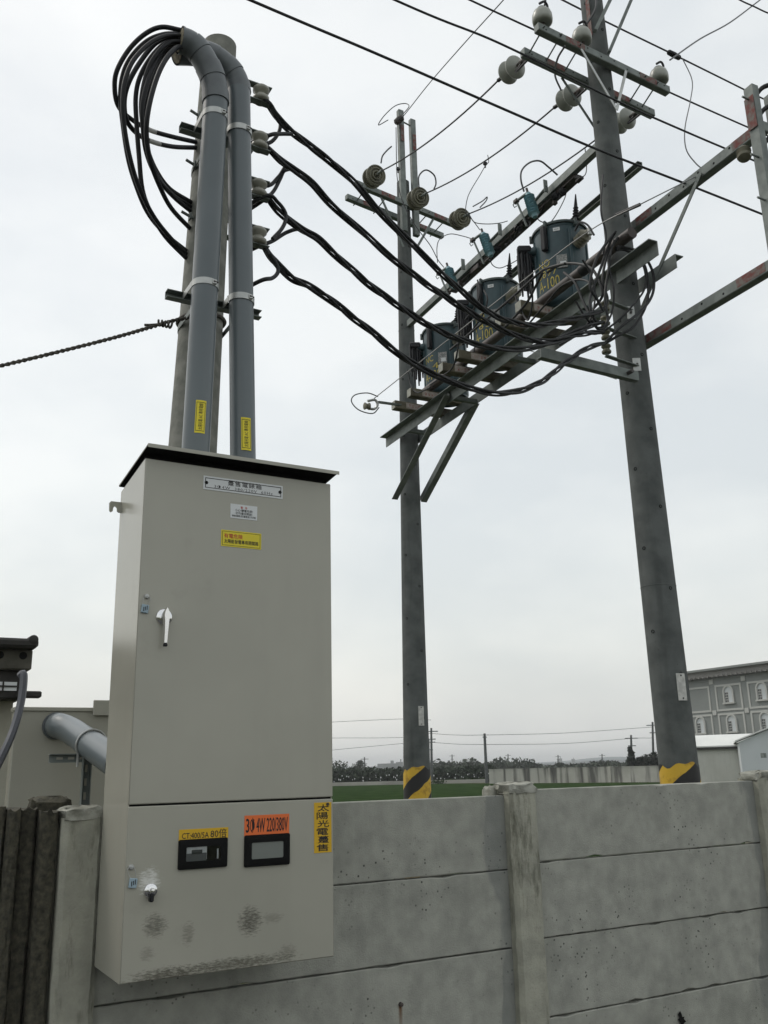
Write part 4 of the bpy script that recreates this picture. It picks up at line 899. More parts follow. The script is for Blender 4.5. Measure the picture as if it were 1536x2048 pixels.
# steel mast at the right edge
mast = thing('steel_mast', 'upright steel mast with red paint at the right edge', 'mast', HP(-1.62, .1, 5.6))
for (o, s) in ((.05, -1.60), (.28, -1.60)):
    q = MB(); channel(q, HP(s, o, 5.30), HP(s, o, 6.98), .07, .09, .007, HV, HU); mk('upright', q, M['steel'], mast, 0)
q = MB(); q.box(HP(-1.6, .04, 6.72), (.092, .003, .3), (HU, HV, Z_)); mk('paint_mark', q, M['red'], mast, 0)
for k, z in enumerate((6.9, 6.7, 6.42, 6.2)):
    q = MB(); q.tube(crv([HP(-1.58, .12, z), HP(-1.64, .2, z+.1), HP(-1.70, .34, z+.12), HP(-1.72, .5, z+.05)], 5), .02, 8); mk('black_lead', q, M['cable'], mast, 50)
for z in (5.9, 6.3, 6.85):
    q = MB(); q.tube([HP(-1.6, .06, z), HP(-1.6, -.03, z+.005)], .009, 8); mk('bolt', q, M['steel'], mast, 50)
q = MB(); c_ = HX(1488, 308, .05); q.lathe([(.02, -.06), (.05, -.05), (.06, -.03), (.035, 0), (.06, .03), (.05, .05), (.02, .06)], c_, V((.3, .2, 1)), 16); tag(mk('spool_insulator', q, M['porc_old'], None, 40), 'lone dusty spool insulator beside the steel mast at right', 'insulator')

# ---- crossarms
def crossarm(par, p0, p1, marks, name='crossarm'):
    q = MB(); q.bar(p0, p1, .075, .085, bev=.006); o = mk(name, q, M['steel'], par, 0); a = (p1-p0).normalized(); n_ = a.cross(Z_).normalized()
    for t in marks:
        q = MB(); q.box(p0+(p1-p0)*t+n_*.0385, (.24, .002, .07), (a, n_, Z_)); mk('paint_mark', q, M['red'], o, 0)
    for k in range(10):
        t = (k+.5)/10; q = MB(); q.lathe([(.009, -.001), (.009, .0012), (.001, .002)], p0+(p1-p0)*t+n_*.0375+Z_*(.012 if k % 2 else -.012), n_, 8); mk('bolt_hole', q, M['gap'], o, 0)
    return o
AZ2 = 8.33
A2f = (V((4.90, 5.47, AZ2)), V((6.66, 5.51, AZ2))); A2r = (V((4.99, 5.80, AZ2+.02)), V((6.80, 5.86, AZ2+.02)))
crossarm(pole2, *A2f, (.26, .82)); crossarm(pole2, *A2r, (.22, .72))
for t in (.04, .16, .30, .80, .90):
    q = MB(); a_ = A2f[0].lerp(A2f[1], t); b_ = A2r[0].lerp(A2r[1], t); d = (b_-a_).normalized(); q.tube([a_-d*.07, b_+d*.07], .008, 8); mk('spacer_bolt', q, M['steel'], pole2, 50)
cz = PY(1225, 216, 5.50)
for t in (.30, .64):
    q = MB(); a_ = A2f[0].lerp(A2f[1], t)+V((0, -.035, -.035)); q.bar(a_, V((5.88, 5.50, cz.z)), .03, .008, Y_); mk('arm_brace', q, M['steel_light'], pole2, 0)
    q = MB(); a_ = A2r[0].lerp(A2r[1], t)+V((0, .04, -.035)); q.bar(a_, V((5.86, 5.80, cz.z)), .03, .008, Y_); mk('arm_brace', q, M['steel'], pole2, 0)
for (x0, y0, x1, y1) in ((1218, 105, 1275, -30), (1190, 62, 1240, -40)):
    q = MB(); q.bar(PY(x0, y0, 5.44), PY(x1, y1, 5.30), .05, .03); mk('upper_strut', q, M['steel'], pole2, 0)
q = MB(); q.box((5.73, 5.60, 8.95), (.004, .05, .5)); mk('paint_mark', q, M['red'], pole2, 0)
A1f = (V((5.32, 9.93, 9.56)), V((7.12, 10.14, 9.56))); A1r = (V((5.36, 10.30, 9.58)), V((7.16, 10.52, 9.58)))
crossarm(pole1, *A1f, (.30, .84)); crossarm(pole1, *A1r, (.22, .75))
for t in (.1, .3, .72, .9):
    q = MB(); a_ = A1f[0].lerp(A1f[1], t); b_ = A1r[0].lerp(A1r[1], t); d = (b_-a_).normalized(); q.tube([a_-d*.06, b_+d*.12], .009, 8); mk('spacer_bolt', q, M['steel'], pole1, 50)
for t in (.24, .78):
    q = MB(); q.bar(A1f[0].lerp(A1f[1], t)+V((0, 0, -.04)), V((6.25+(.1 if t > .5 else -.1), 10.05, 8.85)), .035, .01, Y_); mk('arm_brace', q, M['steel'], pole1, 0)
for (xa, z1, o) in ((6.165, 11.17, 0), (6.385, 11.10, .02)):
    q = MB(); q.bar(V((xa, 10.04+o, 9.1)), V((xa-.005, 10.04+o, z1)), .09, .07, Y_, .005); e = mk('top_upright', q, M['steel'], pole1, 0)
    q = MB(); q.box((xa, 9.994+o, z1-.42), (.06, .003, .28)); mk('paint_mark', q, M['red'], e, 0)
q = MB(); q.tube([(6.16, 10.04, 11.0), (6.39, 10.06, 10.98)], .012, 8); mk('spacer_bolt', q, M['steel'], pole1, 50)

# ---- insulators
def pin_ins(c, label):
    root = thing('pin_insulator', label, 'insulator', c-V((0, 0, .1)), 'white pin insulators on the near crossarm')
    q = MB(); q.lathe([(.03, -.085), (.075, -.088), (.094, -.075), (.098, -.04), (.096, .0), (.084, .04), (.058, .068), (.04, .075), (.045, .088), (.03, .10), (.0, .102)], c, Z_, 22); mk('porcelain', q, M['porc'], root, 50)
    q = MB(); q.tube([c+V((0, 0, -.15)), c+V((0, 0, -.08))], .022, 8); mk('pin', q, M['darkpipe'], root, 50)
    q = MB(); q.tube(crv([c+V((-.05, -.03, .1)), c+V((0, -.05, .13)), c+V((.05, -.03, .1)), c+V((.04, .03, .1))], 5), .012, 6); mk('wire_tie', q, M['black'], root, 50)
pin_ins(V((4.985, 5.47, 8.50)), 'white pin insulator at the left end of the near crossarm'); pin_ins(V((5.485, 5.48, 8.50)), 'white pin insulator left of the near pole, close to it'); pin_ins(V((6.555, 5.51, 8.49)), 'white pin insulator at the right end of the near crossarm')
def disc_string(c0, d, label, n=2, R=.118, old=False, grp=None):
    d = V(d).normalized(); root = thing('disc_insulator', label, 'insulator', c0, grp)
    for k in range(n):
        c = c0+d*(.135*k)
        if old: pr = [(.03, -.045), (.05, -.04), (R*.75, -.03), (R, -.01), (R, .006), (R*.9, .012), (R*.84, .0), (R*.76, .0), (R*.72, .018), (R*.62, .018), (R*.58, .0), (R*.48, .0), (R*.44, .026), (R*.32, .026), (.03, .0), (.02, .05)]
        else: pr = [(.03, -.045), (.045, -.04), (R*.8, -.025), (R, -.005), (R*.98, .008), (R*.8, .02), (R*.4, .03), (.02, .05)]
        q = MB(); q.lathe(pr, c, d, 26); mk('disc', q, M['porc_old'] if old else M['porc'], root, 30)
    q = MB(); q.lathe([(.03, 0), (.034, .05), (.02, .09), (.016, .14)], c0-d*.17, d, 10); mk('cap_fitting', q, M['darkpipe'], root, 40)
    q = MB(); e = c0+d*(.135*(n-1)+.03); q.tube([e, e+d*.16], [.016, .022], 8); mk('clamp', q, M['steel'] if old else M['black'], root, 50)
    return e+d*.16
tgt1 = [PY(750, 352, 9.55), PY(838, 396, 9.62), PY(922, 437, 9.70)]
src2 = [PY(1026, 138, 6.22), PY(1140, 194, 6.22), PY(1250, 240, 6.22)]
nm3 = ('left', 'middle', 'right')
E1 = []; E2 = []
for i in range(3):
    d = (tgt1[i]-src2[i]).normalized()
    E1.append(disc_string(tgt1[i]+d*.10, -d, 'dusty ribbed strain disc pair at the %s of the far crossarm' % nm3[i], 2, .145, True, 'strain discs on the far pole'))
    E2.append(disc_string(src2[i]-d*.04, d, 'white disc insulator pair hung from the rear of the near crossarm, %s one' % nm3[i], 2, .12, False, 'white strain discs on the near pole'))
    q = MB(); C = []
    for k in range(17): t = k/16; C.append(E2[i].lerp(E1[i], t)+V((0, 0, -.10*4*t*(1-t))))
    q.tube(C, .0095, 7); tag(mk('conductor', q, M['cable'], None, 50), '%s black conductor between the disc insulators of the two big poles' % nm3[i], 'cable', 'conductors between the big poles')
    a_ = A2r[0].lerp(A2r[1], (.06, .5, .93)[i]); q = MB(); q.tube(crv([a_+V((0, .04, 0)), (a_+src2[i])/2+V((0, .1, -.03)), src2[i]-d*.19], 5), .012, 7); tag(mk('jumper_wire', q, M['black'], None, 50), 'short black link from the near crossarm to its %s white discs' % nm3[i], 'wire', 'links at the near crossarm')

# ---- street wires over the wall
def wire(name, pts, r, label, cat='wire', grp=None, mt='wire', n=6):
    q = MB(); q.tube(crv(pts, n), r, 7); return tag(mk(name, q, M[mt], None, 50), label, cat, grp)
G = 'power lines crossing the sky'
def span(px, Yp, r, lab):
    pts = [PY(x, y, Yp) for x, y in px]; a, b = pts[0], pts[-1]; d = (b-a); wire('power_line', [a-d*2.2+V((0, 0, .35)), a-d*.6+V((0, 0, .05))]+pts+[b+d*.6+V((0, 0, .05)), b+d*2.2+V((0, 0, .35))], r, lab, 'cable', G, 'cable', 10)
span([(500, 0), (745, 104), (1000, 215), (1190, 297), (1370, 367), (1536, 433)], 4.9, .0105, 'longest power line, the lowest one crossing in front of the near pole')
span([(790, 0), (1000, 87), (1230, 200), (1380, 267), (1536, 333)], 5.0, .0095, 'second power line, passing before the near pole above the lowest')
span([(940, 0), (1130, 88), (1340, 185), (1440, 230), (1536, 272)], 6.1, .010, 'power line passing just behind the near crossarm')
span([(1125, 0), (1240, 57), (1345, 108), (1440, 155), (1536, 202)], 6.15, .010, 'power line with a black clamp, right of the near pole')
span([(1480, 0), (1508, 13), (1536, 26)], 6.2, .010, 'short bit of power line in the top right corner')
cl = PY(1348, 110, 6.12); q = MB(); q.lathe([(.012, -.11), (.03, -.09), (.034, 0), (.03, .09), (.012, .11)], cl, V((1.675, .05, -.01)), 10); tag(mk('wire_clamp', q, M['black'], None, 40), 'black sleeve clamp on the line right of the near pole', 'clamp')
wire('drop_wire', [PY(1340, 120, 5.6), PY(1400, 78, 5.9), PY(1460, 45, 6.1), PY(1520, 0, 6.3), PY(1560, -30, 6.4)], .009, 'black wire rising from the right pin insulator to the top right corner')
wire('drop_wire', [PY(1365, 117, 6.12), PY(1384, 160, 6.0), PY(1381, 200, 5.8), PY(1370, 255, 5.4), PY(1372, 297, 5.1), PY(1390, 325, 4.9), PY(1411, 343, 4.75)], .006, 'thin wire dropping from the clamp to the upper square beam')
wire('drop_wire', [PY(1090, 10, 5.47), PY(1093, -30, 5.47), PY(1098, -70, 5.5)], .012, 'black wire above the left pin insulator')
wire('drop_wire', [PY(1172, 50, 5.47), PY(1190, 20, 5.4), PY(1192, -10, 5.4), PY(1190, -60, 5.4)], .011, 'black wire above the middle pin insulator')
wire('drop_wire', [PY(1130, 92, 5.44), PY(1115, 118, 5.6), PY(1110, 150, 5.9), PY(1122, 180, 6.2)], .010, 'black wire curling under the near crossarm')
# thin wires on the far pole
wire('ground_wire', [PY(800, 240, 10.0), PY(815, 222, 9.6), PY(860, 165, 8.6), PY(930, 85, 7.4), PY(1005, 2, 6.4), PY(1040, -40, 6.0)], .0065, 'thin overhead wire from the far pole top up to the sky')
wire('ground_wire', [PY(776, 240, 10.0), PY(757, 250, 9.95), PY(768, 232, 9.9), PY(790, 212, 9.9), PY(810, 207, 9.9), PY(818, 213, 9.8), PY(806, 228, 9.9)], .007, 'small wire loop at the far pole top')
q = MB(); q.lathe([(.02, -.08), (.05, -.06), (.055, 0), (.05, .06), (.02, .08)], PY(798, 240, 9.95), V((.6, -.5, .6)), 10); tag(mk('wire_dead_end', q, M['darkpipe'], None, 40), 'dark dead end fitting at the very top of the far pole', 'fitting')
Lw = [([(762, 326), (765, 312), (775, 300), (783, 293)], 9.7, .011, 'short black tail above the left ribbed disc of the far crossarm'), ([(838, 375), (838, 352), (852, 340), (868, 350), (872, 366), (868, 378)], 9.5, .011, 'black loop above the middle ribbed disc of the far crossarm'), ([(946, 413), (965, 402), (974, 394), (972, 402), (960, 415)], 9.4, .009, 'small black tail above the right ribbed disc of the far crossarm'),
 ([(792, 255), (793, 320), (795, 360), (806, 405), (830, 450), (860, 490), (876, 520), (888, 535)], 9.6, .0065, 'thin wire down the far pole to the farthest cutout'),
 ([(974, 325), (960, 350), (942, 380), (934, 400), (932, 425), (945, 440), (960, 460)], 9.0, .006, 'thin wire hanging from the middle conductor to the middle cutout'),
 ([(940, 432), (950, 445), (975, 448), (1000, 446), (1015, 442)], 8.6, .006, 'thin wire from the right ribbed disc to the switch beam'),
 ([(875, 525), (874, 495), (880, 478), (900, 468), (925, 472), (945, 478)], 9.2, .006, 'thin wire between the far and middle cutouts'),
 ([(1048, 383), (1042, 360), (1044, 340), (1060, 325), (1080, 322), (1098, 335), (1115, 350)], 7.4, .011, 'black arched lead over the nearest cutout'),
 ([(1072, 432), (1080, 442), (1098, 446), (1112, 430), (1128, 400), (1133, 383)], 6.9, .006, 'thin lead from the nearest cutout to the black spike'),
 ([(978, 512), (985, 530), (1000, 536), (1020, 528), (1035, 520)], 8.2, .006, 'thin lead from the middle cutout to its transformer'),
 ([(1170, 297), (1173, 325), (1170, 350), (1150, 356), (1130, 355)], 6.6, .006, 'thin wire loop left of the near pole below its discs')]
for pts, Yp, r, lab in Lw: wire('thin_wire', [PY(x, y, Yp) for x, y in pts], r, lab)
for x, y, Yp, lab in ((970, 327, 7.9, 'small hanging clamp on the middle conductor'), (796, 338, 9.3, 'small hanging clamp on the left conductor')):
    c = PY(x, y, Yp); root = thing('hanging_clamp', lab, 'clamp', c); q = MB(); q.box(c, (.05, .04, .05), None, .01); mk('body', q, M['black'], root, 0); q = MB(); q.tube([c, c-V((0, 0, .06))], .01, 6); mk('eye_stem', q, M['black'], root, 50); q = MB(); q.tube(crv([c+V((.03, 0, 0)), c+V((.06, 0, .05)), c+V((.05, 0, .14))], 4), .005, 6); mk('hook', q, M['wire'], root, 50)
# long neutral wire with its strain fitting left of the far pole
nA = PY(748, 797, 8.9); nB = PY(1410, 344, 4.75)
wire('neutral_wire', [nA, HX(1044, 563, -.62), HX(1180, 461, -.5), HX(1282, 408, -.42), nB], .0055, 'long thin bare wire slanting past all three transformers', 'wire', None, 'wire_light', 8)
q = MB(); q.tube([HX(1232, 430, -.45), HX(1280, 409, -.42)], .016, 8); tag(mk('wire_sleeve', q, M['black'], None, 50), 'black sleeve on the bare wire crossing the near pole', 'sleeve')
root = thing('strain_fitting', 'galvanised strain fitting and wire loop left of the far pole', 'fitting', PY(745, 812, 8.9))
q = MB(); q.bar(PY(755, 804, 8.95), PY(800, 810, 9.3), .05, .02); mk('strap', q, M['steel'], root, 0)
q = MB(); q.tube(crv([PY(735, 802, 8.9), PY(750, 800, 8.88), PY(755, 810, 8.88), PY(748, 818, 8.9), PY(735, 816, 8.9)], 5), .016, 7); mk('shackle', q, M['steel_light'], root, 50)
q = MB(); q.lathe([(.02, 0), (.045, .01), (.03, .04), (.045, .07), (.02, .08)], PY(728, 812, 8.9), V((1, 0, .1)), 12); mk('guy_spool', q, M['porc_old'], root, 40)
q = MB(); q.tube(crv([PY(756, 793, 8.9), PY(735, 786, 8.9), PY(710, 790, 8.9), PY(703, 803, 8.9), PY(718, 820, 8.9), PY(745, 827, 8.9), PY(758, 815, 8.9)], 6), .007, 7); mk('wire_loop', q, M['wire'], root, 50)

# ---- rack and cable tangle on the near pole
rk = thing('spool_rack', 'rack of porcelain spools bolted to the left of the near pole', 'rack', PY(1214, 712, 5.5))
rA, rB = PY(1213, 712, 5.50), PY(1209, 600, 5.50)
q = MB(); q.tube([rA, rB], .011, 8); mk('rack_rod', q, M['steel'], rk, 50)
for t in (.12, .37, .62, .88):
    q = MB(); q.lathe([(.018, -.042), (.04, -.038), (.043, -.022), (.026, 0), (.043, .022), (.04, .038), (.018, .042)], rA.lerp(rB, t), Z_, 16); mk('spool', q, M['porc_old'], rk, 40)
for t in (0, .5, 1.0):
    p = rA.lerp(rB, t); c = ax2(p.z); q = MB(); q.bar(p, V((c.x-.05, 5.54, p.z)), .045, .01); mk('rack_arm', q, M['steel'], rk, 0)
for t in (.02, .95):
    z = rA.lerp(rB, t).z; c = ax2(z); ph = radians(238); d = V((cos(ph), sin(ph), 0)); q = MB(); q.box(c+d*(r2(z)+.004), (.07, .008, .13), (V((-d.y, d.x, 0)), d, Z_), .003); mk('pole_plate', q, M['steel_light'], rk, 0)
    q = MB(); q.lathe([(.012, 0), (.012, .012), (.001, .014)], c+d*(r2(z)+.008), d, 6); mk('plate_bolt', q, M['darkpipe'], rk, 0)
TG = [([(1206, 622), (1195, 600), (1180, 570), (1192, 520), (1210, 490), (1225, 470)], 'inner black riser loop left of the near pole'),
 ([(1208, 644), (1190, 640), (1180, 600), (1200, 540), (1222, 480), (1232, 462)], 'second black riser loop left of the near pole'),
 ([(1200, 625), (1215, 600), (1205, 560), (1215, 510), (1236, 475)], 'third black riser beside the near pole'),
 ([(1182, 640), (1200, 660), (1215, 640), (1210, 590), (1220, 520)], 'black cable curl below the pipe end'),
 ([(1210, 686), (1240, 655), (1275, 628), (1300, 600), (1308, 570), (1302, 535), (1280, 505), (1245, 494), (1232, 496)], 'wide black cable loop passing in front of the near pole'),
 ([(1205, 690), (1235, 672), (1270, 650), (1295, 600), (1292, 540), (1275, 515), (1250, 500), (1232, 500)], 'second wide black loop in front of the near pole'),
 ([(1095, 545), (1120, 530), (1150, 527), (1180, 535), (1195, 555), (1205, 590), (1185, 620)], 'thick black cable arching over the dark pipe'),
 ([(900, 700), (960, 650), (1030, 590), (1080, 545), (1100, 535), (1130, 527)], 'thick black cable climbing between the transformers'),
 ([(1000, 665), (1050, 610), (1070, 575), (1085, 545)], 'black lead from the middle transformer'),
 ([(1128, 545), (1150, 565), (1165, 600), (1180, 630), (1188, 640)], 'black lead crossing the lower part of the dark pipe'),
 ([(925, 690), (945, 660), (965, 630), (975, 600), (968, 580)], 'black lead hanging left of the middle transformer'),
 ([(860, 770), (885, 752), (905, 735), (915, 700), (918, 660)], 'black lead hanging right of the farthest transformer'),
 ([(815, 740), (822, 770), (835, 785), (860, 775)], 'black lead below the farthest transformer'),
 ([(1030, 590), (1040, 615), (1056, 640), (1065, 600), (1060, 560)], 'black lead hanging left of the nearest transformer'),
 ([(1188, 470), (1175, 450), (1160, 445), (1150, 462)], 'thin black hook above the nearest transformer'),
 ([(1150, 600), (1175, 640), (1200, 655), (1222, 630), (1228, 580), (1218, 530), (1228, 480)], 'extra black curl crossing the spool rack'),
 ([(1120, 690), (1150, 672), (1180, 640), (1190, 590), (1180, 545), (1165, 520)], 'black riser left of the spool rack'),
 ([(1160, 655), (1190, 668), (1225, 650), (1262, 615), (1290, 575), (1286, 530), (1262, 505), (1236, 492)], 'narrow black loop inside the wide ones at the near pole'),
 ([(1060, 645), (1090, 610), (1120, 575), (1150, 560), (1178, 565), (1196, 600)], 'slack black lead under the nearest transformer'),
 ([(930, 640), (952, 612), (960, 585), (955, 560)], 'short black lead between the far and middle transformers'),
 ([(1206, 350), (1202, 420), (1212, 470), (1205, 510)], 'thin black cable down the left of the near pole')]
for i, (pts, lab) in enumerate(TG):
    if i < 6 or i in (15, 16, 17, 20): P = [PY(x, y, 5.40+.015*(i % 3)-(.05 if x > 1225 else 0)) for x, y in pts]
    else: P = [HX(x, y, -.52-.02*(i % 3)) for x, y in pts]
    wire('black_lead', P, .013 if i < 10 else .0095, lab, 'cable', 'cable tangle round the transformers', 'cable', 7)

# ================================================================== LEFT BACKGROUND
swb = thing('switch_box', 'large dull grey metal box behind the mossy wall at left', 'box', (.9, 5.5, 0))
tz = PY(100, 1417, 5.4).z; xl = PY(22, 1520, 5.4).x
q = MB(); q.box(((xl+1.75)/2, 5.455, tz/2+.0), (1.75-xl, .11, tz-.02), None, .006); mk('box_body', q, M['boxp'] if 'boxp' in M else M['cab'], swb, 30)
q = MB(); q.box(((xl+1.75)/2, 5.452, tz-.004), (1.75-xl+.012, .125, .022), None, .003); mk('lid_lip', q, M['cab'], swb, 0)
tb = PY(187, 1404, 5.38); q = MB(); q.box((tb.x+.15, 5.378, tz+.005), (.3, .012, .085), None, .003); mk('lid_tab', q, M['cab'], swb, 0)
pA = PY(112, 1452, 5.46); pB = PY(143, 1462, 5.15); pC = PY(240, 1530, 4.30)
cpp = thing('connecting_pipe', 'thick grey plastic pipe leaving the metal box towards the cabinet', 'pipe', pC)
q = MB(); q.tube(crv([pA, PY(120, 1452, 5.3), pB, (pB+pC)/2, pC], 8), .068, 24); mk('pipe', q, M['pvc'], cpp, 50)
q = MB(); q.lathe([(.074, 0), (.074, .012), (.069, .02)], PY(112, 1452, 5.395), -Y_, 24); mk('collar', q, M['pvc_old'], cpp, 40)
ub_ = (pB*.55+pC*.45); dd = (pC-pB).normalized(); _, a_, b_ = frame(dd); C = []
for k in range(29):
    an = pi*(k/20)-pi*.2; C.append(ub_+a_*(cos(an)*.074)+(-b_ if b_.z < 0 else b_)*(sin(an)*.074))
q = MB(); q.tube([C[0]-V((0, 0, .06))]+C[0:24]+[], .006, 7); mk('u_bolt', q, M['steel_light'], cpp, 50)
st = thing('slotted_support', 'slotted steel support post and arm under the thick pipe', 'bracket', (1.0, 4.8, 1.3))
a_ = PY(99, 1517, 4.84); b_ = PY(182, 1518, 4.84); zc = a_.z
q = MB(); channel(q, (a_.x, 4.86, zc), (b_.x, 4.86, zc), .035, .042, .004, -Y_, Z_); mk('arm', q, M['steel'], st, 0)
for k in range(3):
    q = MB(); q.box((a_.x+.05+.055*k, 4.855, zc), (.03, .003, .012)); mk('slot', q, M['cab'], st, 0)
c_ = PY(173, 1560, 4.80); q = MB(); channel(q, (c_.x, 4.83, .9), (c_.x, 4.83, zc+.01), .035, .042, .004, -Y_, X_); mk('post', q, M['steel'], st, 0)
for k in range(8):
    q = MB(); q.box((c_.x, 4.824, zc-.05-.065*k), (.012, .003, .035)); mk('slot', q, M['cab'], st, 0)
# house at the left edge
hs = thing('old_house', 'dark eaved old house at the far left edge', 'house', (-.5, 9, 0))
hx = PY(42, 1345, 8).x
def hz(y): return PY(20, y, 8).z
q = MB(); q.box(((hx-.02-5)/2, 10.5, hz(1402)/2), (5+hx-.06, 5, hz(1402)), None, 0); mk('wall', q, M['housewall'], hs, 0)
q = MB(); q.box(((hx+.0-5)/2, 10.4, (hz(1402)+hz(1347))/2), (5+hx, 5.3, hz(1347)-hz(1402)), None, .01); mk('window_band', q, M['dark'], hs, 0)
for k in range(6):
    cxw = hx-.16-.62*k; q = MB(); q.box((cxw, 7.742, (hz(1370)+hz(1387))/2), (.2, .01, hz(1370)-hz(1387))); wd = mk('window', q, M['white'], hs, 0)
    q = MB(); q.box((cxw, 7.733, (hz(1370)+hz(1387))/2), (.012, .006, hz(1370)-hz(1387))); mk('mullion', q, M['dark'], wd, 0)
    q = MB(); q.box((cxw, 7.729, (hz(1370)+hz(1387))/2), (.2, .006, .012)); mk('transom', q, M['dark'], wd, 0)
q = MB(); q.box(((hx+.03-5)/2, 10.36, (hz(1347)+hz(1308))/2), (5+hx+.03, 5.36, hz(1308)-hz(1347)), None, .01); fa = mk('fascia', q, M['fascia'], hs, 0)
for k in range(14):
    q = MB(); q.lathe([(.03, 0), (.03, .004), (.001, .005)], (hx-.04-.17*k, 7.68, (hz(1342)+hz(1308))/2+.02), -Y_, 10); mk('vent_hole', q, M['gap'], fa, 0)
q = MB(); q.box(((hx+.05-5)/2, 10.3, (hz(1308)+hz(1290))/2), (5+hx+.05, 5.5, hz(1290)-hz(1308)), None, .02); rf = mk('roof_edge', q, M['dark'], hs, 0)
q = MB(); q.lathe([(.02, -.06), (.036, -.05), (.04, .1), (.036, 5.3), (.02, 5.35)], (hx+.01, 7.6, hz(1292)), Y_, 12); mk('ridge_roll', q, M['dark'], rf, 40)
q = MB(); q.box((hx+.03, 7.72, hz(1402)+.03), (.18, .1, .05), None, .01); mk('bracket', q, M['dark'], hs, 0)
wire('grey_hose', [PY(40, 1352, 5.32), PY(47, 1348, 5.3), PY(46, 1375, 5.28), PY(40, 1412, 5.25), PY(28, 1455, 5.2), PY(12, 1495, 5.15), PY(-20, 1560, 5.1), PY(-60, 1640, 5.0)], .021, 'grey hose hanging down in front of the old house', 'hose', None, 'hose', 6)

# ================================================================== FAR BACKGROUND
def gp(px, D): p = PD(px, 1530, D); return V((p.x, p.y, 0))
# canal edge
q = MB(); a_, b_ = gp(560, 99), gp(975, 97); q.bar(a_+V((0, 0, .16)), b_+V((0, 0, .16)), .7, .34); struct('canal_edge', q, M['canal'])
# far stained wall
def farstain(M0):
    t = M0.node_tree; n = t.nodes; l = t.links; b = n['Principled BSDF']; src = b.inputs['Base Color'].links[0].from_socket
    g = n.new('ShaderNodeNewGeometry'); mpn = n.new('ShaderNodeMapping'); mpn.inputs['Scale'].default_value = (1, 1, .08); l.new(g.outputs['Position'], mpn.inputs[0])
    z = n.new('ShaderNodeTexNoise'); z.inputs['Scale'].default_value = 1.5; z.inputs['Detail'].default_value = 5; l.new(mpn.outputs[0], z.inputs['Vector'])
    r = n.new('ShaderNodeMapRange'); r.inputs[1].default_value = .48; r.inputs[2].default_value = .62; r.inputs[4].default_value = .88; l.new(z.outputs['Fac'], r.inputs[0])
    q_ = n.new('ShaderNodeMix'); q_.data_type = 'RGBA'; q_.inputs['B'].default_value = (.05, .05, .045, 1); l.new(r.outputs[0], q_.inputs['Factor']); l.new(src, q_.inputs['A']); l.new(q_.outputs['Result'], b.inputs['Base Color'])
farstain(M['farwall'])
fwl = thing('far_wall', 'long streaked concrete wall across the far side of the field', 'wall', gp(1250, 84))
pts = [gp(978, 91), gp(1100, 88), gp(1220, 85), gp(1340, 82), gp(1450, 79), gp(1560, 76), gp(1660, 74)]
for a_, b_ in zip(pts, pts[1:]):
    q = MB(); q.bar(a_+V((0, 0, .63)), b_+V((0, 0, .63)), .18, 1.26); mk('wall_length', q, M['farwall'], fwl, 0)
    q = MB(); q.bar(a_+V((0, 0, 1.285)), b_+V((0, 0, 1.285)), .24, .05); mk('coping', q, M['farwall'], fwl, 0)
    q = MB(); q.box(b_+V((0, 0, .66)), (.3, .3, 1.34)); mk('pier', q, M['farwall'], fwl, 0)
# foliage helper
def leaves(mbq, c, rad, n, size, rd, flat=1.0):
    for _ in range(n):
        while True:
            p = V((rd.uniform(-1, 1), rd.uniform(-1, 1), rd.uniform(-1, 1)))
            if .25 < p.length < 1: break
        p = V((p.x*rad[0], p.y*rad[1], p.z*rad[2]))+c
        a = V((rd.gauss(0, 1), rd.gauss(0, 1), rd.gauss(0, 1))).normalized(); b = a.cross(V((rd.gauss(0, 1), rd.gauss(0, 1), rd.gauss(0, 1)))).normalized(); s = size*rd.uniform(.6, 1.3)
        mbq.add([p-a*s, p+b*s*.55, p+a*s, p-b*s*.55], [(0, 1, 2, 3)])
def tree(name, px, D, top_py, wpx, label, mt='leaf_far', seed=1, trunk=.35, n=900, shape=1, grp=None, lean=None):
    rd = random.Random(seed); b = gp(px, D); top = PD(px, top_py, D).z; W = wpx/1900*D
    root = thing(name, label, 'tree', b, grp); hgt = top; q = MB()
    q.tube([b-V((0, 0, .2)), b+V((W*.02, 0, hgt*.3)), b+V((0, 0, hgt*.75))], [max(.12, hgt*.03), hgt*.022, hgt*.008], 8)
    tr = mk('trunk', q, M['bark'], root, 50)
    for k in range(4):
        an = rd.uniform(0, 6.28); q = MB(); q.tube([b+V((0, 0, hgt*(.3+.08*k))), b+V((cos(an)*W*.3, sin(an)*W*.3, hgt*(.5+.1*k)))], [hgt*.012, hgt*.004], 6); mk('limb', q, M['bark'], tr, 50)
    q = MB(); zc = hgt*(trunk+1)/2; rz = hgt*(1-trunk)/2; k = max(5, int(10*shape))
    for j in range(k):
        if shape >= 1: cc = b+V((rd.uniform(-.33, .33)*W, rd.uniform(-.33, .33)*W, zc+rd.uniform(-.55, .5)*rz)); rr = (W*.24, W*.24, rz*.48)
        else: t = j/k; cc = b+V((rd.uniform(-.1, .1)*W, 0, hgt*trunk+hgt*(1-trunk)*(.1+.85*t))); wq = W*(.5*(1-t)+.12); rr = (wq, wq, hgt*.12)
        leaves(q, cc, rr, n//k, hgt*.05, rd)
    mk('crown', q, M[mt], root, 0)
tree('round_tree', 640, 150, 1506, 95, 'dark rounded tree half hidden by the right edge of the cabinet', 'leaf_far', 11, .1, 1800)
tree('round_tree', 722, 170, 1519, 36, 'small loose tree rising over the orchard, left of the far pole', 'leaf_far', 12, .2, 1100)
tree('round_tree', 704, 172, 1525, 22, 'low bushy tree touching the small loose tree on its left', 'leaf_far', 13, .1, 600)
tree('conifer', 1264, 98, 1492, 22, 'narrow dark conifer left of the clipped dark tree', 'leaf_dark', 14, .02, 1100, .9)
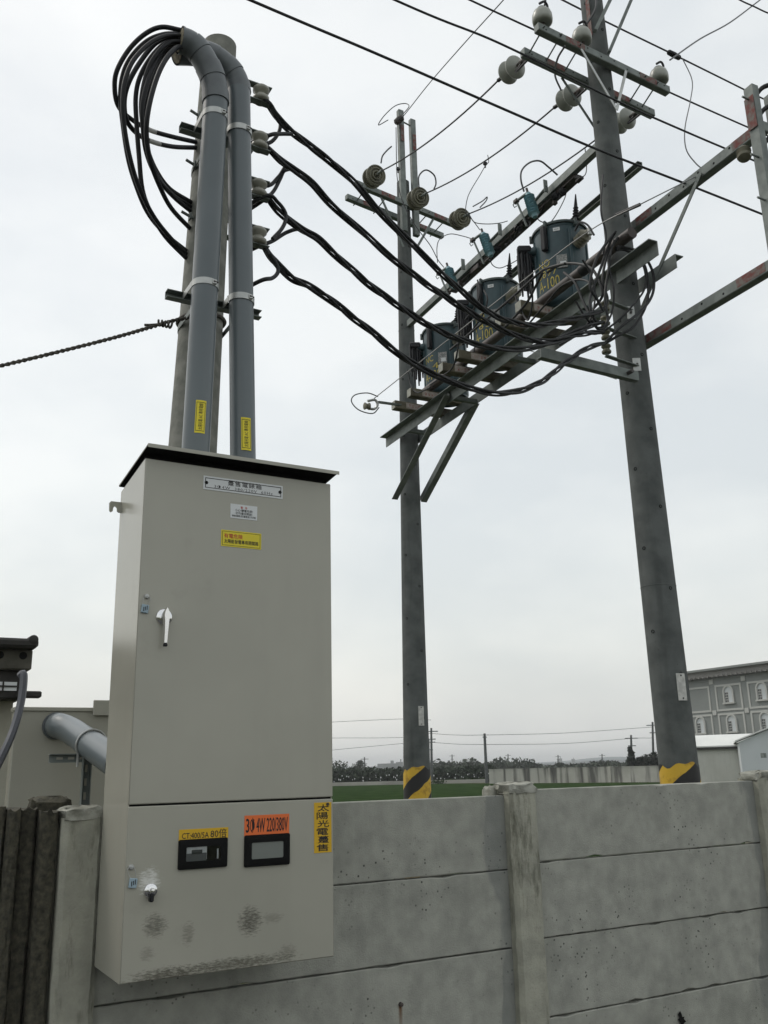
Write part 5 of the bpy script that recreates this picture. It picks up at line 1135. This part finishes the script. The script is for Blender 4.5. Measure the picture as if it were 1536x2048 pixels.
tree('clipped_tree', 1288, 99, 1500, 42, 'dense blackish clipped tree just left of the near pole', 'leaf_dark', 15, .02, 2600)
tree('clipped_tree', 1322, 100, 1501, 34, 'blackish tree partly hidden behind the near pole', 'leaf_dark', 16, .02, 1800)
# orchard: a mass of bushes with white bagged fruit
rd = random.Random(5); q = MB(); qb = MB()
for r_ in range(4):
    D = 104+3.2*r_
    for k in range(34):
        px = 575+k*12.4+rd.uniform(-3, 3); 
        if px > 985: continue
        b = gp(px, D); h_ = rd.uniform(1.3, 1.75)
        leaves(q, b+V((0, 0, h_*.55)), (.8, .8, h_*.5), 130, .22, rd)
        if r_ == 0:
            for _ in range(2):
                p = gp(px+rd.uniform(-5, 5), D-.9)+V((0, 0, rd.uniform(.35, .95))); s = rd.uniform(.04, .08)
                qb.lathe([(.01, -s*1.3), (s*.8, -s*.6), (s*.75, s*.5), (.02, s*1.2)], p, Z_, 5)
o = mk('orchard', q, M['leaf'], None, 0); tag(o, 'low dark green orchard bushes along the far edge of the field', 'orchard', None, 'stuff')
o = mk('fruit_bags', qb, M['white'], None, 0); tag(o, 'white fruit bags dotted through the orchard bushes', 'fruit bags', None, 'stuff')
rd = random.Random(9); q = MB()
for k in range(60):
    px = 840+k*7.2+rd.uniform(-3, 3); b = gp(px, 190+rd.uniform(-8, 8)); h_ = rd.uniform(1.8, 3.4) if px < 1060 else rd.uniform(1.2, 2.2)
    leaves(q, b+V((0, 0, h_*.5)), (1.8, 1.8, h_*.5), 110, .42, rd)
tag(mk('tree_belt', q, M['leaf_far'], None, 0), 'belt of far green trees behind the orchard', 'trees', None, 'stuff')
q = MB(); rd = random.Random(3)
for k in range(30):
    px = 868+k*3.6; b = gp(px, 96+.2*k); leaves(q, b+V((0, 0, .16)), (.6, .6, .25), 30, .12, rd)
tag(mk('weeds', q, M['grass'], None, 0), 'low weeds along the canal edge', 'weeds', None, 'stuff')
# hills
q = MB(); vs = []; n = 60
for k in range(n+1):
    px = 300+k*22; b = gp(px, 1500); t = px
    hh = 5+2*sin(px*.011)+1.5*sin(px*.031+1)+(5 if 1040 < px < 1300 else 0)*math.exp(-((px-1180)/110)**2)
    p2_ = gp(px, 1700); vs += [b-V((0, 0, 1)), V((b.x, b.y, max(1.5, hh*.55))), V((p2_.x, p2_.y, max(2, hh)))]
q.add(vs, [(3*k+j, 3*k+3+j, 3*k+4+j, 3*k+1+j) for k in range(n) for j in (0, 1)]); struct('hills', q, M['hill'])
# far blocks
for (px, wpx, tp, D, lab) in ((776, 42, 1527, 420, 'long low hazy building above the orchard left of the far pole'), (799, 14, 1524, 430, 'small hazy tower block beside the far pole'), (1120, 9, 1517, 900, 'tiny hazy tower on the skyline, left one'), (1147, 6, 1518, 920, 'tiny hazy tower on the skyline, right one'), (892, 30, 1526, 460, 'hazy flat roofed block just right of the far pole'), (941, 14, 1523, 470, 'pale hazy roof between far poles')):
    b = gp(px, D); z = PD(px, tp, D).z; W = wpx/1900*D; root = thing('far_building', lab, 'building', b, 'buildings on the skyline'); rt = V((RT.x, RT.y, 0)).normalized(); fd = V((-rt.y, rt.x, 0))
    q = MB(); q.box(b+V((0, 0, z/2)), (W, W*.6, z), (rt, fd, Z_)); mk('block', q, M['farbuild'], root, 0)
    q = MB(); q.box(b+rt*(W*.2)+V((0, 0, z+.5)), (W*.15, W*.15, 1.4), (rt, fd, Z_)); mk('roof_hut', q, M['farbuild'], root, 0)
# far poles and their wires
FP = [(862.5, 1456, 100, .13, 'tall far pole just right of the striped pole base'), (857.5, 1478, 104, .10, 'shorter far pole close behind the striped pole base'), (969, 1467, 93, .15, 'leaning dark far pole at the end of the streaked wall'), (1262, 1470, 108, .13, 'far pole standing behind the dark conifer'), (1305, 1444, 108, .13, 'far pole with a transformer can just left of the near pole'), (904, 1509, 240, .15, 'tiny distant pole right of the striped pole'), (1016, 1508, 250, .16, 'tiny distant pole with crossarms above the streaked wall'), (1116, 1510, 250, .15, 'tiny distant pole before the hills'), (1204, 1508, 230, .15, 'tiny distant pole left of the conifer'), (729, 1514, 165, .12, 'thin distant pole behind the loose tree')]
FT = []
for (px, tp, D, r, lab) in FP:
    b = gp(px+(3 if px == 969 else 0), D); t = PD(px, tp, D); root = thing('distant_pole', lab, 'pole', b, 'distant poles'); q = MB(); q.tube([b, t], [r*1.15, r*.8], 8); mk('shaft', q, M['pole'], root, 50); rt = V((RT.x, RT.y, 0)).normalized()
    for k in range(2):
        q = MB(); z = t-V((0, 0, .35+.8*k)); q.bar(z-rt*(.2 if px == 969 else .7)*(1 if k == 0 else .6), z+rt*(.2 if px == 969 else .7)*(1 if k == 0 else .6), .1, .1); mk('crossarm', q, M['steel'], root, 0)
    if px == 1305: q = MB(); q.lathe([(.3, 0), (.32, .1), (.32, .8), (.2, .9)], t-V((0, 0, 3.0))+rt*.5, Z_, 12); mk('transformer_can', q, M['dark'], root, 40)
    FT.append(t)
for (pl, lab) in (([(600, 1448, 110), (666, 1444, 108), (801, 1438, 104), (862, 1440, 100)], 'highest faint wire left of the far pole'), ([(600, 1478, 110), (666, 1476, 108), (801, 1475, 104), (862, 1466, 100)], 'second faint wire left of the far pole'), ([(600, 1508, 110), (666, 1500, 108), (805, 1487, 104), (857, 1482, 104)], 'lowest faint wire left of the far pole'), ([(863, 1467, 100), (910, 1470, 97), (968, 1470, 93), (1130, 1466, 100), (1305, 1454, 108)], 'upper faint wire between far poles right of the far pole'), ([(858, 1484, 104), (910, 1488, 98), (968, 1489, 94), (1130, 1487, 100), (1262, 1477, 108), (1305, 1476, 108)], 'lower faint wire between far poles right of the far pole')):
    wire('distant_wire', [PD(*p) for p in pl], .022, lab, 'wire', 'distant wires', 'wire', 4)

# ---- grey building with arched windows
FX = 80.0
bl = thing('grey_building', 'grey building with arched white windows and trim behind the near pole', 'building', (86, 66, 0))
ztop = PX(1455, 1352, FX).z; y0b, y1b = 50.0, 76.5
q = MB(); q.box((FX+6, (y0b+y1b)/2, ztop/2), (12, y1b-y0b, ztop)); mk('wall', q, M['facade'], bl, 0)
zc0, zc1 = PX(1455, 1352, FX).z, PX(1455, 1343, FX).z
q = MB(); q.box((FX+5.8, (y0b+y1b)/2, (zc0+zc1)/2+.15), (13.0, y1b-y0b+.8, zc1-zc0+.25)); co = mk('cornice', q, M['cornice'], bl, 0)
q = MB(); q.box((FX+5.6, (y0b+y1b)/2, zc1+.32), (13.6, y1b-y0b+1.2, .22)); mk('cornice_cap', q, M['facade'], bl, 0)
k = 0; yy = y0b
while yy < y1b:
    q = MB(); q.box((FX-.78, yy, zc0+.05), (.2, .14, .2)); mk('dentil', q, M['cornice'], co, 0); yy += .62
ybays = [PX(1427, 1400, FX).y, PX(1492, 1400, FX).y]; pitch = ybays[0]-ybays[1]
zU = (PX(1455, 1370, FX).z, PX(1462, 1419, FX).z); zL = (PX(1467, 1427, FX).z, PX(1467, 1427, FX).z-(zU[0]-zU[1]))
def frame_rect(ya, yb, za, zb, t, x0, dep, nm, par, mt='trim'):
    for (c, s) in (((ya+yb)/2, za), ((ya+yb)/2, zb)): q = MB(); q.box((x0-dep/2, c, s), (dep, abs(yb-ya)+t, t)); mk(nm, q, M[mt], par, 0)
    for c in (ya, yb): q = MB(); q.box((x0-dep/2-.001, c, (za+zb)/2), (dep, t, abs(za-zb)-t)); mk(nm, q, M[mt], par, 0)
def arch_window(yc, zb, wd, ht):
    wroot = None; r = wd/2; n = 12; zs = zb+ht-r
    def arc(rr): return [(yc+cos(pi*i/n)*rr, zs+sin(pi*i/n)*rr) for i in range(n+1)]
    o_ = [(yc+r+.18, zb)]+arc(r+.18)+[(yc-r-.18, zb)]; i_ = [(yc+r, zb)]+arc(r)+[(yc-r, zb)]; m_ = len(o_); q = MB()
    vs = [V((FX-.14, p[0], p[1])) for p in o_]+[V((FX-.14, p[0], p[1])) for p in i_]+[V((FX+.01, p[0], p[1])) for p in o_]+[V((FX+.01, p[0], p[1])) for p in i_]
    fs = []
    for j in range(m_-1): fs += [(j, j+1, m_+j+1, m_+j), (j, 2*m_+j, 2*m_+j+1, j+1), (m_+j, m_+j+1, 3*m_+j+1, 3*m_+j)]
    q.add(vs, fs); wi = mk('window', q, M['trim'], bl, 0)
    q = MB(); q.sheet([V((FX-.012, p[0], p[1])) for p in i_]); mk('reveal', q, M['shed2'], wi, 0)
    q = MB(); q.box((FX-.12, yc, zb-.06), (.24, wd+.5, .16)); mk('sill', q, M['trim'], wi, 0)
    hh = (ht-r)*.98
    q = MB(); q.box((FX-.03, yc+r*.5, zb+hh/2), (.03, r*.86, hh)); mk('casement', q, M['trim'], wi, 0)
    for a in range(2):
        for b in range(4):
            q = MB(); q.box((FX-.05, yc+r*.5+(a-.5)*r*.38, zb+hh*(.14+.24*b)), (.02, r*.28, hh*.18)); mk('pane', q, M['glass'], wi, 0)
wU = PX(1459.5, 1405, FX); hU = PX(1459.5, 1373, FX).z-wU.z; wid = abs(PX(1449, 1395, FX).y-PX(1470.5, 1395, FX).y)-.36
wLz = PX(1468.5, 1463, FX).z
for b in range(-2, 3):
    ya = ybays[0]-pitch*b-.48; yb = ybays[0]-pitch*(b+1)+.48
    if yb < y0b or ya > y1b: continue
    frame_rect(ya, yb, zU[0], zU[1], .2, FX, .07, 'panel_trim', bl); frame_rect(ya, yb, zL[0], zL[1], .2, FX, .07, 'panel_trim', bl)
    yw = wU.y-pitch*b
    if b >= 0: arch_window(yw, wU.z, wid, hU)
    arch_window(yw, wLz, wid, hU)
    for zz in (zU[0]+.5, (zU[1]+zL[0])/2):
        q = MB(); q.box((FX-.06, ybays[0]-pitch*b, zz), (.1, .5, .5)); mk('rosette', q, M['trim'], bl, 0)
# ---- white sheds
def shed(c, rt, W, Dp, hw, hr, label, wm, curved):
    fd = V((-rt.y, rt.x, 0)); root = thing('shed', label, 'shed', c); n = 9
    pr = [(-Dp/2, 0), (Dp/2, 0), (Dp/2, hw)]+[(Dp/2-Dp*i/n, hw+(hr-hw)*(sin(pi*i/n) if curved else 1-abs(2*i/n-1))) for i in range(1, n)]+[(-Dp/2, hw)]
    q = MB(); q.prism(pr, c-rt*(W/2), c+rt*(W/2), fd, Z_); mk('wall', q, M[wm], root, 0)
    top = [(Dp/2+.25-(Dp+.5)*i/n, hw-.02+(hr-hw)*(sin(pi*i/n) if curved else 1-abs(2*i/n-1))) for i in range(n+1)]
    pr = [(p[0], p[1]+.12) for p in top]+[(p[0], p[1]+.03) for p in reversed(top)]
    q = MB(); q.prism(pr, c-rt*(W/2+.25), c+rt*(W/2+.15), fd, Z_); rf = mk('roof', q, M['shedroof'], root, 30)
    q = MB(); q.bar(c-rt*(W/2+.2)-fd*(Dp/2+.22)+V((0, 0, hw-.1)), c+rt*(W/2+.1)-fd*(Dp/2+.22)+V((0, 0, hw-.1)), .12, .14); mk('gutter', q, M['dark'], rf, 0)
    q = MB(); q.bar(c+rt*(W/2-.05)-fd*(Dp/2+.05)+V((0, 0, .0)), c+rt*(W/2-.05)-fd*(Dp/2+.05)+V((0, 0, hw-.1)), .1, .1, X_); mk('downpipe', q, M['shed2'], root, 0)
    return root, fd
rt_ = V((.55, -.83, 0)).normalized()
pS = PD(1440, 1525, 76); zz1 = PD(1440, 1494, 76).z; zz2 = PD(1440, 1480, 76).z
shed(V((pS.x, pS.y, 0))+V((1.6, 1.0, 0)), rt_, 5.0, 4.2, zz1, zz2+.35, 'cream shed with a rounded white roof below the grey building', 'shed', True)
pS = PD(1530, 1525, 70); root, fd = shed(V((pS.x, pS.y, 0))+V((2.6, .2, 0)), V((.75, .66, 0)).normalized(), 7, 6.2, PD(1500, 1484, 70).z, PD(1560, 1445, 70).z, 'pale blue white gabled shed cut off by the right edge', 'shed2', False)
q = MB(); pv_ = PD(1527, 1511, 66.5); q.box(pv_, (.25, .25, .3)); mk('wall_meter', q, M['steel'], root, 0)

# ================================================================== HAZE
hm = bpy.data.materials.new('haze'); hm.use_nodes = True; t = hm.node_tree; t.nodes.clear()
ho = t.nodes.new('ShaderNodeOutputMaterial'); pvn = t.nodes.new('ShaderNodeVolumePrincipled'); pvn.inputs['Color'].default_value = (.97, .985, 1, 1); pvn.inputs['Density'].default_value = .0005; pvn.inputs['Anisotropy'].default_value = .2
t.links.new(pvn.outputs[0], ho.inputs['Volume'])
q = MB(); q.box((0, 500, 19), (6100, 7100, 40)); hz_ = mk('haze', q, hm, None, 0); hz_['kind'] = 'stuff'; hz_['label'] = 'thin pale haze over the far fields'
